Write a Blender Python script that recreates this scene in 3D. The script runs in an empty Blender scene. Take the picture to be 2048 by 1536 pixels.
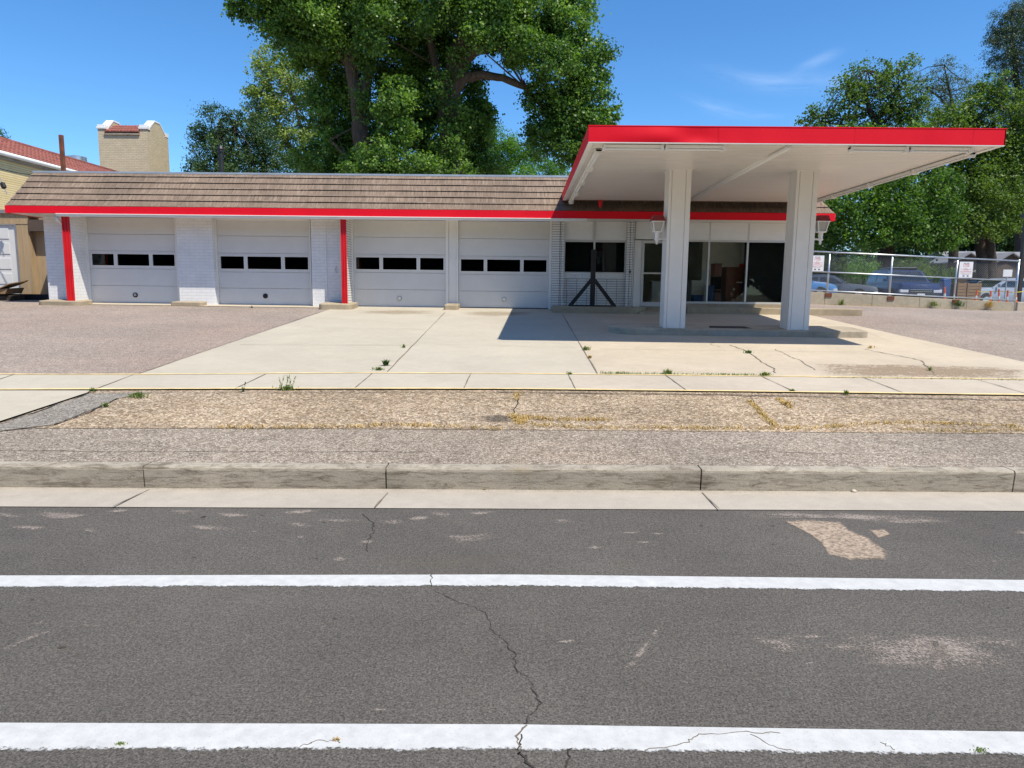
import bpy, math, random
import numpy as np
from mathutils import Vector, Matrix

scene = bpy.context.scene
random.seed(7); rng = np.random.default_rng(7)
R_ = math.radians

# ------------------------------------------------------------------ camera
FPX, CX, CY, EYE = 1400.0, 1024.0, 768.0, 1.65
PITCH, YAW, ROLL = R_(7.65), .0148, .0115
CAMROT = Matrix.Rotation(YAW, 3, 'Z') @ Matrix.Rotation(math.pi/2-PITCH, 3, 'X') @ Matrix.Rotation(ROLL, 3, 'Z')
cd = bpy.data.cameras.new('camera'); cam = bpy.data.objects.new('camera', cd)
scene.collection.objects.link(cam); scene.camera = cam
cam.location = (0, 0, EYE); cam.rotation_euler = CAMROT.to_euler()
cd.sensor_width = 36; cd.lens = FPX/2048*36; cd.clip_start = .05; cd.clip_end = 3000

def ray(x, y): return CAMROT @ Vector(((x-CX)/FPX, -(y-CY)/FPX, -1))
def at(x, y, Y):
    r = ray(x, y); return Vector((0, 0, EYE)) + r*(Y/r.y)
def onz(x, y, z):
    r = ray(x, y); return Vector((0, 0, EYE)) + r*((z-EYE)/r.z)
# lot plane: rises from the kerb to the building
PC = .0559; PB = -PC*.038; PA = .2-PC*5.72
def P(x, y): return PA+PB*x+PC*y
def lot(x, y):
    r = ray(x, y); t = (PA-EYE)/(r.z-PB*r.x-PC*r.y); return Vector((0, 0, EYE))+r*t
def G(x, y):
    xc = max(-30, min(40, x))
    if y <= 21.4: return P(xc, y)
    s = .031 if xc < 11 else max(.004, .031-(xc-11)*.0035)
    return P(xc, 21.4)+(min(y, 28)-21.4)*s

# ------------------------------------------------------------------ world, sun, exposure
SUN = Vector((.42, -.38, 1)).normalized()
w = bpy.data.worlds.new('World'); scene.world = w; w.use_nodes = True
wn, wl = w.node_tree.nodes, w.node_tree.links
wn.clear()
class NT:
    """tiny node helper"""
    def __init__(s, tree): s.t = tree; s.n = tree.nodes; s.l = tree.links
    def new(s, typ, **kw):
        nd = s.n.new(typ)
        for k, v in kw.items(): setattr(nd, k, v)
        return nd
    def put(s, sock, v):
        if hasattr(v, 'is_output') or isinstance(v, bpy.types.NodeSocket): s.l.new(v, sock)
        elif v is not None: sock.default_value = v
    def math(s, op, a, b=None, c=None, clamp=False):
        nd = s.new('ShaderNodeMath', operation=op, use_clamp=clamp)
        s.put(nd.inputs[0], a); s.put(nd.inputs[1], b)
        if c is not None: s.put(nd.inputs[2], c)
        return nd.outputs[0]
    def vmath(s, op, a, b=None):
        nd = s.new('ShaderNodeVectorMath', operation=op); s.put(nd.inputs[0], a); s.put(nd.inputs[1], b); return nd.outputs[0]
    def sep(s, v): nd = s.new('ShaderNodeSeparateXYZ'); s.put(nd.inputs[0], v); return nd.outputs
    def comb(s, x, y, z): nd = s.new('ShaderNodeCombineXYZ'); s.put(nd.inputs[0], x); s.put(nd.inputs[1], y); s.put(nd.inputs[2], z); return nd.outputs[0]
    def mix(s, f, a, b, mode='MIX'):
        nd = s.new('ShaderNodeMix', data_type='RGBA', blend_type=mode); s.put(nd.inputs[0], f); s.put(nd.inputs[6], a); s.put(nd.inputs[7], b); return nd.outputs[2]
    def noise(s, vec, scale, detail=4, rough=.55, dist=0):
        nd = s.new('ShaderNodeTexNoise'); s.put(nd.inputs['Vector'], vec); s.put(nd.inputs['Scale'], scale); s.put(nd.inputs['Detail'], detail)
        s.put(nd.inputs['Roughness'], rough); s.put(nd.inputs['Distortion'], dist); return nd.outputs
    def voro(s, vec, scale, feature='F1'):
        nd = s.new('ShaderNodeTexVoronoi', feature=feature); s.put(nd.inputs['Vector'], vec); s.put(nd.inputs['Scale'], scale); return nd.outputs
    def ramp(s, f, stops):
        nd = s.new('ShaderNodeValToRGB'); cr = nd.color_ramp
        while len(cr.elements) < len(stops): cr.elements.new(.5)
        for e, (p, c) in zip(cr.elements, stops): e.position = p; e.color = c if len(c) == 4 else (*c, 1)
        s.put(nd.inputs[0], f); return nd.outputs[0]
    def maprange(s, v, a, b, c=0., d=1.):
        nd = s.new('ShaderNodeMapRange'); s.put(nd.inputs[0], v)
        for i, k in enumerate((a, b, c, d)): s.put(nd.inputs[i+1], k)
        return nd.outputs[0]
    def bump(s, h, strength, dist=.01, normal=None):
        nd = s.new('ShaderNodeBump'); s.put(nd.inputs['Height'], h); nd.inputs['Strength'].default_value = strength; nd.inputs['Distance'].default_value = dist
        if normal is not None: s.put(nd.inputs['Normal'], normal)
        return nd.outputs[0]
W = NT(w.node_tree)
sky = W.new('ShaderNodeTexSky'); sky.sky_type = 'NISHITA'; sky.sun_disc = False
sky.sun_elevation = math.asin(SUN.z); sky.sun_rotation = math.atan2(SUN.x, SUN.y)
sky.altitude = 1500; sky.air_density = 1.0; sky.dust_density = .6; sky.ozone_density = 2.0
hs = W.new('ShaderNodeHueSaturation'); hs.inputs['Saturation'].default_value = 1.22; hs.inputs['Value'].default_value = 1.0
wl.new(sky.outputs[0], hs.inputs['Color'])
# thin cirrus wisps low in the sky, laid out by direction
tc = W.new('ShaderNodeTexCoord'); dx, dy, dz = W.sep(tc.outputs['Generated'])
yy = W.math('MAXIMUM', dy, .02)
u = W.math('DIVIDE', dx, yy); v = W.math('DIVIDE', dz, yy)
def uv(px, py): r = ray(px, py); return r.x/r.y, r.z/r.y
mask = None
for (px, py, ang, wa, wb, bend, amt) in [(1560, 165, -.05, .085, .011, .9, .62), (1635, 122, .42, .026, .007, 0, .6), (1660, 162, .0, .04, .012, 0, .3), (1440, 218, -.22, .04, .008, 1.6, .5), (1500, 230, -.02, .05, .005, 0, .32)]:
    u0, v0 = uv(px, py); ca, sa = math.cos(ang), math.sin(ang)
    du = W.math('SUBTRACT', u, u0); dv = W.math('SUBTRACT', v, v0)
    a = W.math('ADD', W.math('MULTIPLY', du, ca), W.math('MULTIPLY', dv, sa))
    b = W.math('SUBTRACT', W.math('MULTIPLY', dv, ca), W.math('MULTIPLY', du, sa))
    b = W.math('SUBTRACT', b, W.math('MULTIPLY', W.math('MULTIPLY', a, a), bend))
    nv = W.noise(W.comb(W.math('MULTIPLY', a, 14), W.math('MULTIPLY', b, 60), px*.1), 1.0, 6, .62, .6)[0]
    g = W.math('ADD', W.math('POWER', W.math('DIVIDE', a, wa), 2), W.math('POWER', W.math('DIVIDE', b, wb), 2))
    m = W.math('MULTIPLY', W.math('EXPONENT', W.math('MULTIPLY', g, -1)), W.math('MULTIPLY', W.maprange(nv, .3, .75), amt))
    mask = m if mask is None else W.math('ADD', mask, m)
mask = W.math('MINIMUM', W.math('MULTIPLY', mask, .22), .8)
tint = W.mix(1, hs.outputs[0], (.80, 1.0, 1.10, 1), 'MULTIPLY')
skyc = W.mix(mask, tint, (7.5, 8.2, 9.2, 1))
bg = W.new('ShaderNodeBackground'); wl.new(skyc, bg.inputs[0]); bg.inputs[1].default_value = .13
wo = W.new('ShaderNodeOutputWorld'); wl.new(bg.outputs[0], wo.inputs[0])
sd = bpy.data.lights.new('sun', 'SUN'); sun = bpy.data.objects.new('sun', sd); scene.collection.objects.link(sun)
sd.energy = 4.2; sd.angle = R_(.5); sd.color = (1, .93, .80)
sun.rotation_euler = SUN.to_track_quat('Z', 'Y').to_euler(); sun.location = (20, -20, 50)
vs = scene.view_settings
vs.view_transform = 'Standard'; vs.look = 'None'; vs.gamma = 1; vs.use_curve_mapping = False; vs.exposure = .5

# ------------------------------------------------------------------ object helpers
COL = scene.collection
def link(o): COL.objects.link(o); return o
def tag(o, label=None, cat=None, group=None, kind=None):
    if label: o['label'] = label
    if cat: o['category'] = cat
    if group: o['group'] = group
    if kind: o['kind'] = kind
    return o
def thing(name, label, cat, loc=(0, 0, 0), rz=0, group=None):
    o = bpy.data.objects.new(name, None); link(o); o.location = loc; o.rotation_euler = (0, 0, rz); o.empty_display_size = .2
    return tag(o, label, cat, group)
def copy_tree(o, parent=None):
    c = o.copy(); link(c)
    if parent is not None: c.parent = parent
    for ch in list(o.children): copy_tree(ch, c)
    return c
ORG = {}
class MB:
    def __init__(s): s.v = []; s.f = []; s.a = None
    def add(s, vs_, fs):
        n = len(s.v); s.v += [tuple(p) for p in vs_]; s.f += [tuple(i+n for i in f) for f in fs]; return s
    def box(s, x0, x1, y0, y1, z0, z1):
        if x0 > x1: x0, x1 = x1, x0
        if y0 > y1: y0, y1 = y1, y0
        if z0 > z1: z0, z1 = z1, z0
        return s.add([(x0, y0, z0), (x1, y0, z0), (x1, y1, z0), (x0, y1, z0), (x0, y0, z1), (x1, y0, z1), (x1, y1, z1), (x0, y1, z1)],
                     [(3, 2, 1, 0), (4, 5, 6, 7), (0, 1, 5, 4), (1, 2, 6, 5), (2, 3, 7, 6), (3, 0, 4, 7)])
    def hull8(s, b, t):   # bottom 4, top 4 (both counter-clockwise from above)
        return s.add(list(b)+list(t), [(3, 2, 1, 0), (4, 5, 6, 7), (0, 1, 5, 4), (1, 2, 6, 5), (2, 3, 7, 6), (3, 0, 4, 7)])
    def prism(s, poly, d):   # poly: 3d points, d: extrusion vector
        n = len(poly); d = Vector(d); q = [Vector(p) for p in poly]
        return s.add(q+[p+d for p in q], [tuple(range(n-1, -1, -1)), tuple(range(n, 2*n))]+[(i, (i+1) % n, n+(i+1) % n, n+i) for i in range(n)])
    def poly(s, pts): return s.add(pts, [tuple(range(len(pts)))])
    def tube(s, pts, r, n=8, caps=True):
        pts = [Vector(p) for p in pts]
        rs = r if hasattr(r, '__len__') else [r]*len(pts)
        base = len(s.v); ref = None
        for i, p in enumerate(pts):
            t = (pts[min(i+1, len(pts)-1)]-pts[max(i-1, 0)]).normalized()
            if ref is None:
                ref = Vector((0, 0, 1)) if abs(t.z) < .9 else Vector((1, 0, 0))
            a = t.cross(ref).normalized(); b = a.cross(t).normalized(); ref = b
            for k in range(n):
                an = 2*math.pi*k/n; s.v.append(tuple(p+(a*math.cos(an)+b*math.sin(an))*rs[i]))
        for i in range(len(pts)-1):
            for k in range(n):
                s.f.append((base+i*n+k, base+i*n+(k+1) % n, base+(i+1)*n+(k+1) % n, base+(i+1)*n+k))
        if caps:
            s.f.append(tuple(base+k for k in range(n-1, -1, -1))); s.f.append(tuple(base+(len(pts)-1)*n+k for k in range(n)))
        return s
    def cyl(s, c, r, h, n=20, r2=None):
        return s.tube([c, (c[0], c[1], c[2]+h)], [r, r if r2 is None else r2], n)
    def build(s, name, m, parent=None, smooth=False, bevel=0, world=True, solid=0, smooth_angle=None):
        me = bpy.data.meshes.new(name)
        org = Vector((0, 0, 0))
        if parent is not None and world:
            r = parent
            while r.parent is not None: r = r.parent
            org = Vector(r.location)
        me.from_pydata([tuple(Vector(p)-org) for p in s.v], [], s.f); me.update()
        for mm in (m if isinstance(m, (list, tuple)) else [m]): me.materials.append(mm)
        o = bpy.data.objects.new(name, me); link(o)
        if parent is not None: o.parent = parent
        if smooth: me.polygons.foreach_set('use_smooth', [True]*len(me.polygons))
        if smooth_angle: 
            me.polygons.foreach_set('use_smooth', [True]*len(me.polygons))
            md = o.modifiers.new('es', 'EDGE_SPLIT'); md.split_angle = R_(smooth_angle)
        if bevel:
            md = o.modifiers.new('bevel', 'BEVEL'); md.width = bevel; md.segments = 2; md.limit_method = 'ANGLE'; md.angle_limit = R_(40)
        return o

# ------------------------------------------------------------------ materials
MATS = {}
def C(r, g, b): return (r, g, b, 1)
def newmat(name):
    m = bpy.data.materials.new(name); m.use_nodes = True; m.node_tree.nodes.clear()
    return m, NT(m.node_tree)
def finish(m, N, col, rough=.6, normal=None, metal=0, spec=.5, alpha=None, coat=0):
    b = N.new('ShaderNodeBsdfPrincipled'); N.put(b.inputs['Base Color'], col); N.put(b.inputs['Roughness'], rough); N.put(b.inputs['Metallic'], metal)
    N.put(b.inputs['Specular IOR Level'], spec)
    if coat: b.inputs['Coat Weight'].default_value = coat
    if normal is not None: N.put(b.inputs['Normal'], normal)
    o = N.new('ShaderNodeOutputMaterial')
    if alpha is not None:
        t = N.new('ShaderNodeBsdfTransparent'); mx = N.new('ShaderNodeMixShader'); N.put(mx.inputs[0], alpha)
        N.l.new(t.outputs[0], mx.inputs[1]); N.l.new(b.outputs[0], mx.inputs[2]); N.l.new(mx.outputs[0], o.inputs[0])
    else: N.l.new(b.outputs[0], o.inputs[0])
    return m
def oc(N): return N.new('ShaderNodeTexCoord').outputs['Object']
def simple(name, c, rough=.6, var=.12, scale=2.5, fine=.06, fscale=60, bump=0, metal=0, spec=.5, stretch=None, tint=None, coat=0):
    m, N = newmat(name); co = oc(N)
    if stretch: co = N.vmath('MULTIPLY', co, stretch)
    n1 = N.noise(co, scale, 5, .6)[0]; n2 = N.noise(co, fscale, 3, .6)[0]
    k = N.math('ADD', N.maprange(n1, .3, .7, 1-var, 1+var), N.maprange(n2, .3, .7, -fine, fine))
    base = C(*c)
    if tint: base = N.mix(N.maprange(N.noise(co, scale*.6, 3)[0], .4, .65), C(*c), C(*tint))
    col = N.mix(1, base, N.comb(k, k, k), 'MULTIPLY')
    rg = N.maprange(n1, .3, .7, rough-.06, rough+.06)
    nm = N.bump(n2, bump, .01) if bump else None
    return finish(m, N, col, rg, nm, metal, spec, coat=coat)

def aggregate(name, cols, scale, var=.2, rough=.9, big=None, bump=.5, patch=None, bigscale=.5):
    """stones in a binder: cell colours + a broad tone change"""
    m, N = newmat(name); co = oc(N)
    vo = N.voro(co, scale); vd = N.voro(co, scale, 'DISTANCE_TO_EDGE')
    h = N.sep(vo['Color'])[0]
    st = [(i/(len(cols)-1), c) for i, c in enumerate(cols)]
    col = N.ramp(h, st)
    col = N.mix(N.maprange(vd[0], .0, .14, .75, 0), col, C(*[x*.45 for x in cols[0][:3]]))
    n = N.noise(co, bigscale, 6, .6)[0]; k = N.maprange(n, .3, .7, 1-var, 1+var)
    n3 = N.noise(co, bigscale*9, 4, .6)[0]; k = N.math('MULTIPLY', k, N.maprange(n3, .3, .7, 1-var*.6, 1+var*.6))
    col = N.mix(1, col, N.comb(k, k, k), 'MULTIPLY')
    if big is not None: col = N.mix(N.maprange(N.noise(co, bigscale*.5, 3)[0], .45, .7), col, N.mix(1, col, C(*big), 'MULTIPLY'))
    return finish(m, N, col, rough, N.bump(h, bump, .006), 0, .3)

def asphalt():
    m, N = newmat('road asphalt'); co = oc(N)
    n1 = N.noise(co, 105, 3, .75)[0]; n2 = N.noise(co, 40, 3, .6)[0]; nb = N.noise(co, .7, 5, .6)[0]; nm = N.noise(co, 6, 5, .6)[0]
    k = N.math('MULTIPLY', N.maprange(n1, .34, .66, .35, 1.65), N.maprange(n2, .3, .7, .75, 1.25))
    k = N.math('MULTIPLY', k, N.math('MULTIPLY', N.maprange(nb, .3, .7, .85, 1.15), N.maprange(nm, .3, .7, .93, 1.07)))
    col = N.mix(1, C(.098, .088, .076), N.comb(k, k, k), 'MULTIPLY')
    # pale stones and worn traffic streaks
    vo = N.voro(co, 55); pale = N.math('LESS_THAN', vo['Distance'], N.maprange(N.noise(co, 9, 2)[0], .4, .8, .0, .22))
    col = N.mix(N.math('MULTIPLY', pale, .6), col, C(.26, .235, .21))
    st = N.noise(N.vmath('MULTIPLY', co, (.35, 1.6, 1)), 1.2, 5, .65)[0]
    col = N.mix(N.maprange(st, .58, .78, 0, .22), col, C(.15, .135, .12))
    h = N.math('ADD', n1, N.math('MULTIPLY', n2, .6))
    return finish(m, N, col, .88, N.bump(h, .55, .006), 0, .35)

def ragged(name, c, attr='edge', nscale=45, rough=.8, inner=1.0, speck=False, lo=.15, hi=.5, bumpn=0):
    """a thin layer (paint, bared stone, stain) with a broken edge"""
    m, N = newmat(name); co = oc(N)
    e = N.new('ShaderNodeAttribute', attribute_name=attr).outputs['Fac']
    n = N.noise(co, nscale, 5, .7)[0]; nlow = N.noise(co, nscale*.12, 4, .6)[0]
    t = N.math('ADD', e, N.math('MULTIPLY', N.math('SUBTRACT', N.math('ADD', N.math('MULTIPLY', n, .6), N.math('MULTIPLY', nlow, .5)), .55), 1.6))
    al = N.math('MULTIPLY', N.maprange(t, lo, hi), inner)
    k = N.maprange(N.noise(co, 14, 5, .65)[0], .3, .7, .86, 1.08)
    col = N.mix(1, C(*c), N.comb(k, k, k), 'MULTIPLY')
    if speck:
        vo = N.voro(co, 60); h = N.sep(vo['Color'])[0]
        col = N.mix(1, col, N.ramp(h, [(0, (.55, .5, .45)), (.5, (1, .95, .9)), (1, (1.3, 1.2, 1.1))]), 'MULTIPLY')
    else:
        vd = N.noise(co, 150, 2, .6)[0]; col = N.mix(N.maprange(vd, .62, .7, 0, .35), col, C(c[0]*.35, c[1]*.35, c[2]*.35))
    return finish(m, N, col, rough, None, 0, .3, alpha=al)

def speckle(name, c, lo=.60, hi=.74, amt=.75, nscale=80):
    """bared pale stones scattered where the binder has worn off"""
    m, N = newmat(name); co = oc(N)
    e = N.new('ShaderNodeAttribute', attribute_name='edge').outputs['Fac']
    n = N.noise(co, nscale, 3, .7)[0]; nl = N.noise(N.vmath('MULTIPLY', co, (.6, 1.5, 1)), 7, 5, .65)[0]
    t = N.math('ADD', N.math('MULTIPLY', n, .75), N.math('ADD', N.math('MULTIPLY', e, .16), N.math('MULTIPLY', N.math('SUBTRACT', nl, .5), .55)))
    e2 = N.math('MULTIPLY', N.maprange(e, 0, .25), amt)
    al = N.math('MULTIPLY', N.maprange(t, lo-.1, hi-.1), e2)
    k = N.maprange(N.noise(co, 60, 2)[0], .3, .7, .7, 1.25)
    return finish(m, N, N.mix(1, C(*c), N.comb(k, k, k), 'MULTIPLY'), .9, None, 0, .3, alpha=al)

def concrete(name, c, var=.1, stain=.25, bump=.15, stainc=(.5, .45, .4)):
    m, N = newmat(name); co = oc(N)
    n1 = N.noise(co, .8, 6, .62)[0]; n2 = N.noise(co, 7, 5, .65)[0]; n3 = N.noise(co, 140, 2, .6)[0]
    k = N.math('MULTIPLY', N.math('MULTIPLY', N.maprange(n1, .3, .7, 1-var, 1+var), N.maprange(n2, .3, .7, 1-var*.6, 1+var*.6)), N.maprange(n3, .3, .7, .92, 1.08))
    col = N.mix(1, C(*c), N.comb(k, k, k), 'MULTIPLY')
    s = N.noise(N.vmath('MULTIPLY', co, (.5, 1.4, 2.5)), 2.2, 6, .7, .5)[0]
    col = N.mix(N.maprange(s, .56, .76, 0, stain), col, N.mix(1, col, C(*stainc), 'MULTIPLY'))
    return finish(m, N, col, .9, N.bump(n3, bump, .004), 0, .25)

def kerbmat():
    m, N = newmat('kerb concrete'); co = oc(N)
    n1 = N.noise(co, 1.3, 6, .65)[0]; n2 = N.noise(co, 90, 3, .65)[0]
    k = N.math('MULTIPLY', N.maprange(n1, .3, .7, .8, 1.18), N.maprange(n2, .3, .7, .85, 1.15))
    col = N.mix(1, C(.385, .34, .27), N.comb(k, k, k), 'MULTIPLY')
    s = N.noise(N.vmath('MULTIPLY', co, (1.0, 1, 6)), 4.5, 8, .76, .8)[0]
    col = N.mix(N.maprange(s, .47, .66, 0, .85), col, C(.11, .085, .058))
    s2 = N.noise(N.vmath('MULTIPLY', co, (1.2, 1, 8)), 7.5, 8, .8, .4)[0]
    col = N.mix(N.maprange(s2, .57, .68, 0, .85), col, C(.09, .05, .035))
    s3 = N.noise(co, 2.1, 5, .6)[0]
    col = N.mix(N.maprange(s3, .6, .75, 0, .4), col, C(.26, .18, .08))
    return finish(m, N, col, .9, N.bump(n2, .3, .006), 0, .25)

def brick(name, c1, c2, mortar, bw, rh, ms, offset=.5, bump=.6, rough=.7, paint=0.0, dirt=0.0):
    m, N = newmat(name); x, y, z = N.sep(oc(N))
    vec = N.comb(N.math('ADD', x, y), z, 0)
    b = N.new('ShaderNodeTexBrick'); N.l.new(vec, b.inputs['Vector'])
    for k, vv in (('Color1', C(*c1)), ('Color2', C(*c2)), ('Mortar', C(*mortar)), ('Scale', 1.0), ('Mortar Size', ms), ('Mortar Smooth', .2), ('Bias', 0.), ('Brick Width', bw), ('Row Height', rh)):
        b.inputs[k].default_value = vv
    b.offset = offset
    n = N.noise(oc(N), 3, 5, .6)[0]; k = N.maprange(n, .3, .7, .93, 1.05)
    col = N.mix(1, b.outputs['Color'], N.comb(k, k, k), 'MULTIPLY')
    if dirt:
        nn = N.noise(N.vmath('MULTIPLY', oc(N), (1.5, 1.5, 8)), 3.5, 7, .75)[0]
        col = N.mix(N.maprange(nn, .64, .74, 0, dirt), col, C(.2, .19, .18))
    h = N.math('SUBTRACT', N.math('MULTIPLY', n, .2), b.outputs['Fac'])
    return finish(m, N, col, rough, N.bump(h, bump, .012), 0, .35)

def shingle(name='roof shingle'):
    m, N = newmat(name); x, y, z = N.sep(oc(N))
    row = N.math('FLOOR', N.math('MULTIPLY', N.math('SUBTRACT', z, RZ0), 1/RDZ))
    s = N.math('ADD', x, y)
    cell = N.math('FLOOR', N.math('ADD', N.math('MULTIPLY', x, 9), N.math('MULTIPLY', row, 7.37)))
    wn_ = N.new('ShaderNodeTexWhiteNoise', noise_dimensions='2D'); N.l.new(N.comb(cell, row, 0), wn_.inputs['Vector'])
    fr = N.math('FRACT', N.math('ADD', N.math('MULTIPLY', x, 9), N.math('MULTIPLY', row, 7.37)))
    col = N.ramp(wn_.outputs['Value'], [(0, (.225, .163, .118)), (.5, (.255, .186, .135)), (1, (.29, .215, .157))])
    streak = N.noise(N.comb(N.math('MULTIPLY', x, 42), N.math('MULTIPLY', z, 3.0), row), 1.0, 4, .65)[0]
    col = N.mix(N.maprange(streak, .42, .66, 0, .75), col, C(.095, .068, .052))
    big = N.noise(oc(N), .55, 5, .6)[0]; k = N.maprange(big, .3, .7, .72, 1.25)
    col = N.mix(1, col, N.comb(k, k, k), 'MULTIPLY')
    slot = N.math('LESS_THAN', fr, .07)
    slotn = N.math('GREATER_THAN', wn_.outputs['Value'], .35)
    col = N.mix(N.math('MULTIPLY', N.math('MULTIPLY', slot, slotn), .7), col, C(.06, .04, .03))
    return finish(m, N, col, .85, N.bump(N.math('ADD', streak, N.math('MULTIPLY', slot, -1)), .4, .01), 0, .3)

def glass(name, tint=(.75, .8, .8), refl=.10, rough=.02):
    m, N = newmat(name)
    t = N.new('ShaderNodeBsdfTransparent'); t.inputs[0].default_value = C(*tint)
    g = N.new('ShaderNodeBsdfGlossy'); g.inputs[0].default_value = C(.9, .95, .95); g.inputs['Roughness'].default_value = rough
    lw = N.new('ShaderNodeLayerWeight'); lw.inputs[0].default_value = .25
    f = N.math('ADD', N.math('MULTIPLY', lw.outputs['Fresnel'], .35), refl*.4)
    mx = N.new('ShaderNodeMixShader'); N.l.new(f, mx.inputs[0]); N.l.new(t.outputs[0], mx.inputs[1]); N.l.new(g.outputs[0], mx.inputs[2])
    o = N.new('ShaderNodeOutputMaterial'); N.l.new(mx.outputs[0], o.inputs[0]); return m

def leafmat(name, c1, c2, rough=.42, trans=.35, spec=.45):
    m, N = newmat(name)
    a = N.new('ShaderNodeAttribute', attribute_name='tone').outputs['Fac']
    col = N.mix(a, C(*c1), C(*c2))
    b = N.new('ShaderNodeBsdfPrincipled'); N.l.new(col, b.inputs['Base Color']); b.inputs['Roughness'].default_value = rough; b.inputs['Specular IOR Level'].default_value = spec
    t = N.new('ShaderNodeBsdfTranslucent'); N.l.new(N.mix(1, col, C(1.5, 1.7, .6), 'MULTIPLY'), t.inputs[0])
    mx = N.new('ShaderNodeMixShader'); mx.inputs[0].default_value = trans; N.l.new(b.outputs[0], mx.inputs[1]); N.l.new(t.outputs[0], mx.inputs[2])
    o = N.new('ShaderNodeOutputMaterial'); N.l.new(mx.outputs[0], o.inputs[0]); return m

def bark(name, c):
    m, N = newmat(name); co = oc(N)
    n = N.noise(N.vmath('MULTIPLY', co, (6, 6, 1.2)), 2.5, 6, .7, .6)[0]
    k = N.maprange(n, .3, .7, .45, 1.45)
    return finish(m, N, N.mix(1, C(*c), N.comb(k, k, k), 'MULTIPLY'), .95, N.bump(n, .8, .05), 0, .1)

# roof dimensions used by material
RZ0, RZ1 = 3.90, 4.98; NROW = 6; RDZ = (RZ1-RZ0)/5.6
m_road = asphalt()
m_line = ragged('road paint', (.52, .52, .505), nscale=60, lo=.0, hi=.2)
m_bare = ragged('bared aggregate', (.33, .275, .22), nscale=30, speck=True, rough=.9, lo=.1, hi=.5)
m_scuff = speckle('pale scuff', (.32, .27, .23), .52, .68, .85)
m_dust = speckle('sandy dust', (.19, .165, .125), .56, .8, .45, 70)
m_stain = ragged('dark stain', (.06, .055, .05), nscale=40, inner=.5, lo=.3, hi=1.1, rough=.9)
m_gutter = concrete('gutter concrete', (.40, .355, .295), .1, .45, stainc=(.6, .53, .46))
m_kerb = kerbmat()
m_verge = aggregate('verge gravel', [(.17, .115, .065), (.35, .25, .155), (.45, .34, .225), (.64, .52, .375), (.25, .19, .13)], 40, .25, big=(.86, .9, .98), bump=.9)
m_strip = aggregate('old chip seal', [(.165, .13, .1), (.30, .245, .19), (.365, .305, .24), (.51, .44, .36)], 56, .18, big=(1.0, .95, .9), bump=.8)
m_strip2 = aggregate('grey chip seal', [(.15, .13, .105), (.26, .23, .19), (.33, .295, .25), (.45, .41, .35)], 60, .16, bump=.7)
m_lot = aggregate('lot chip seal', [(.20, .16, .135), (.33, .265, .22), (.40, .33, .275), (.53, .45, .38)], 60, .14, big=(.97, .91, .87), bump=.6)
m_dirt = aggregate('dry ground', [(.18, .15, .1), (.26, .22, .15), (.2, .2, .1)], 12, .3)
m_conA = concrete('pale concrete', (.45, .405, .32), .07, .2)
m_conB = concrete('warm concrete', (.475, .405, .31), .09, .3, stainc=(.72, .66, .58))
m_conC = concrete('sidewalk concrete', (.45, .405, .325), .07, .2)
m_conD = concrete('worn sidewalk concrete', (.455, .395, .315), .09, .25)
m_step = concrete('step concrete', (.36, .295, .205), .18, .5, .3)
m_island = concrete('island concrete', (.40, .345, .265), .2, .55, .35, stainc=(.4, .36, .32))
m_yel = simple('yellow kerb paint', (.74, .56, .26), .8, .2, 6, .1, 90)
m_crack = simple('crack', (.04, .034, .028), .95, .3, 20)
m_joint = simple('joint dirt', (.17, .14, .105), .95, .4, 8)  # brown tone of the joints and hairline cracks themselves
m_red = simple('red sheet metal', (.76, .006, .020), .5, .05, 1.2, .015, 40, spec=.22)
m_redfin = simple('red painted cap', (.62, .006, .012), .5, .1, 3, .05, 50)
m_white = simple('white paint', (.80, .79, .76), .45, .04, 2, .015, 40)
m_whitecol = simple('white column cladding', (.80, .775, .725), .42, .03, 2, .015, 40)
m_soffit = simple('soffit metal', (.78, .74, .685), .34, .05, 1.5, .02, 30, stretch=(1, 4, 1))
m_gdoor = simple('garage door paint', (.67, .67, .655), .45, .03, 2, .015, 30)
m_pb = brick('painted brick', (.79, .79, .785), (.77, .77, .77), (.66, .665, .67), .29, .092, .007, .5, .4, .6, dirt=.4)
m_rb = brick('stacked white brick', (.80, .79, .76), (.76, .755, .73), (.36, .35, .335), .3, .072, .010, 0, 1.0, .55)  # mortar colour darkened to paint the shadow lines between bricks
m_yb = brick('yellow brick', (.62, .51, .335), (.55, .45, .29), (.47, .40, .29), .3, .1, .012, .5, .6, .8)
m_ybw = brick('yellow lapped brick', (.76, .60, .32), (.70, .54, .28), (.45, .35, .18), 9.0, .085, .010, .5, .6, .8)
m_shingle = shingle()
m_mansard_wood = simple('weathered underboard', (.13, .075, .045), .8, .5, 1.5, .2, 30, stretch=(8, 8, .6))
m_drip = simple('grey drip edge', (.42, .47, .52), .4, .1, 2, metal=.3)
m_flat = simple('flat roof membrane', (.45, .45, .44), .8, .1)
m_black = simple('black steel', (.012, .012, .013), .5, .2, 5)
m_alu = simple('aluminium frame', (.62, .62, .60), .35, .05, 3, metal=.4)
m_gl = glass('shop glass', (.86, .88, .85), .05)
m_gldark = glass('dark bay glass', (.2, .21, .21), .06)
m_dark = simple('dark interior', (.02, .02, .02), .8)
m_intwall = simple('interior wall', (.72, .71, .63), .8, .1)
m_intfloor = simple('interior floor', (.2, .19, .17), .6, .2)
m_galv = simple('galvanised steel', (.55, .57, .58), .35, .12, 6, metal=.8)
m_rust = simple('rusty steel', (.15, .05, .024), .85, .35, 6, .2, 40)
m_tan = simple('tan plywood', (.40, .29, .17), .8, .12, 2, .06, 30, stretch=(6, 6, .7))
m_tile = simple('red clay tile', (.25, .078, .055), .7, .35, 4, .1, 30)
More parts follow.
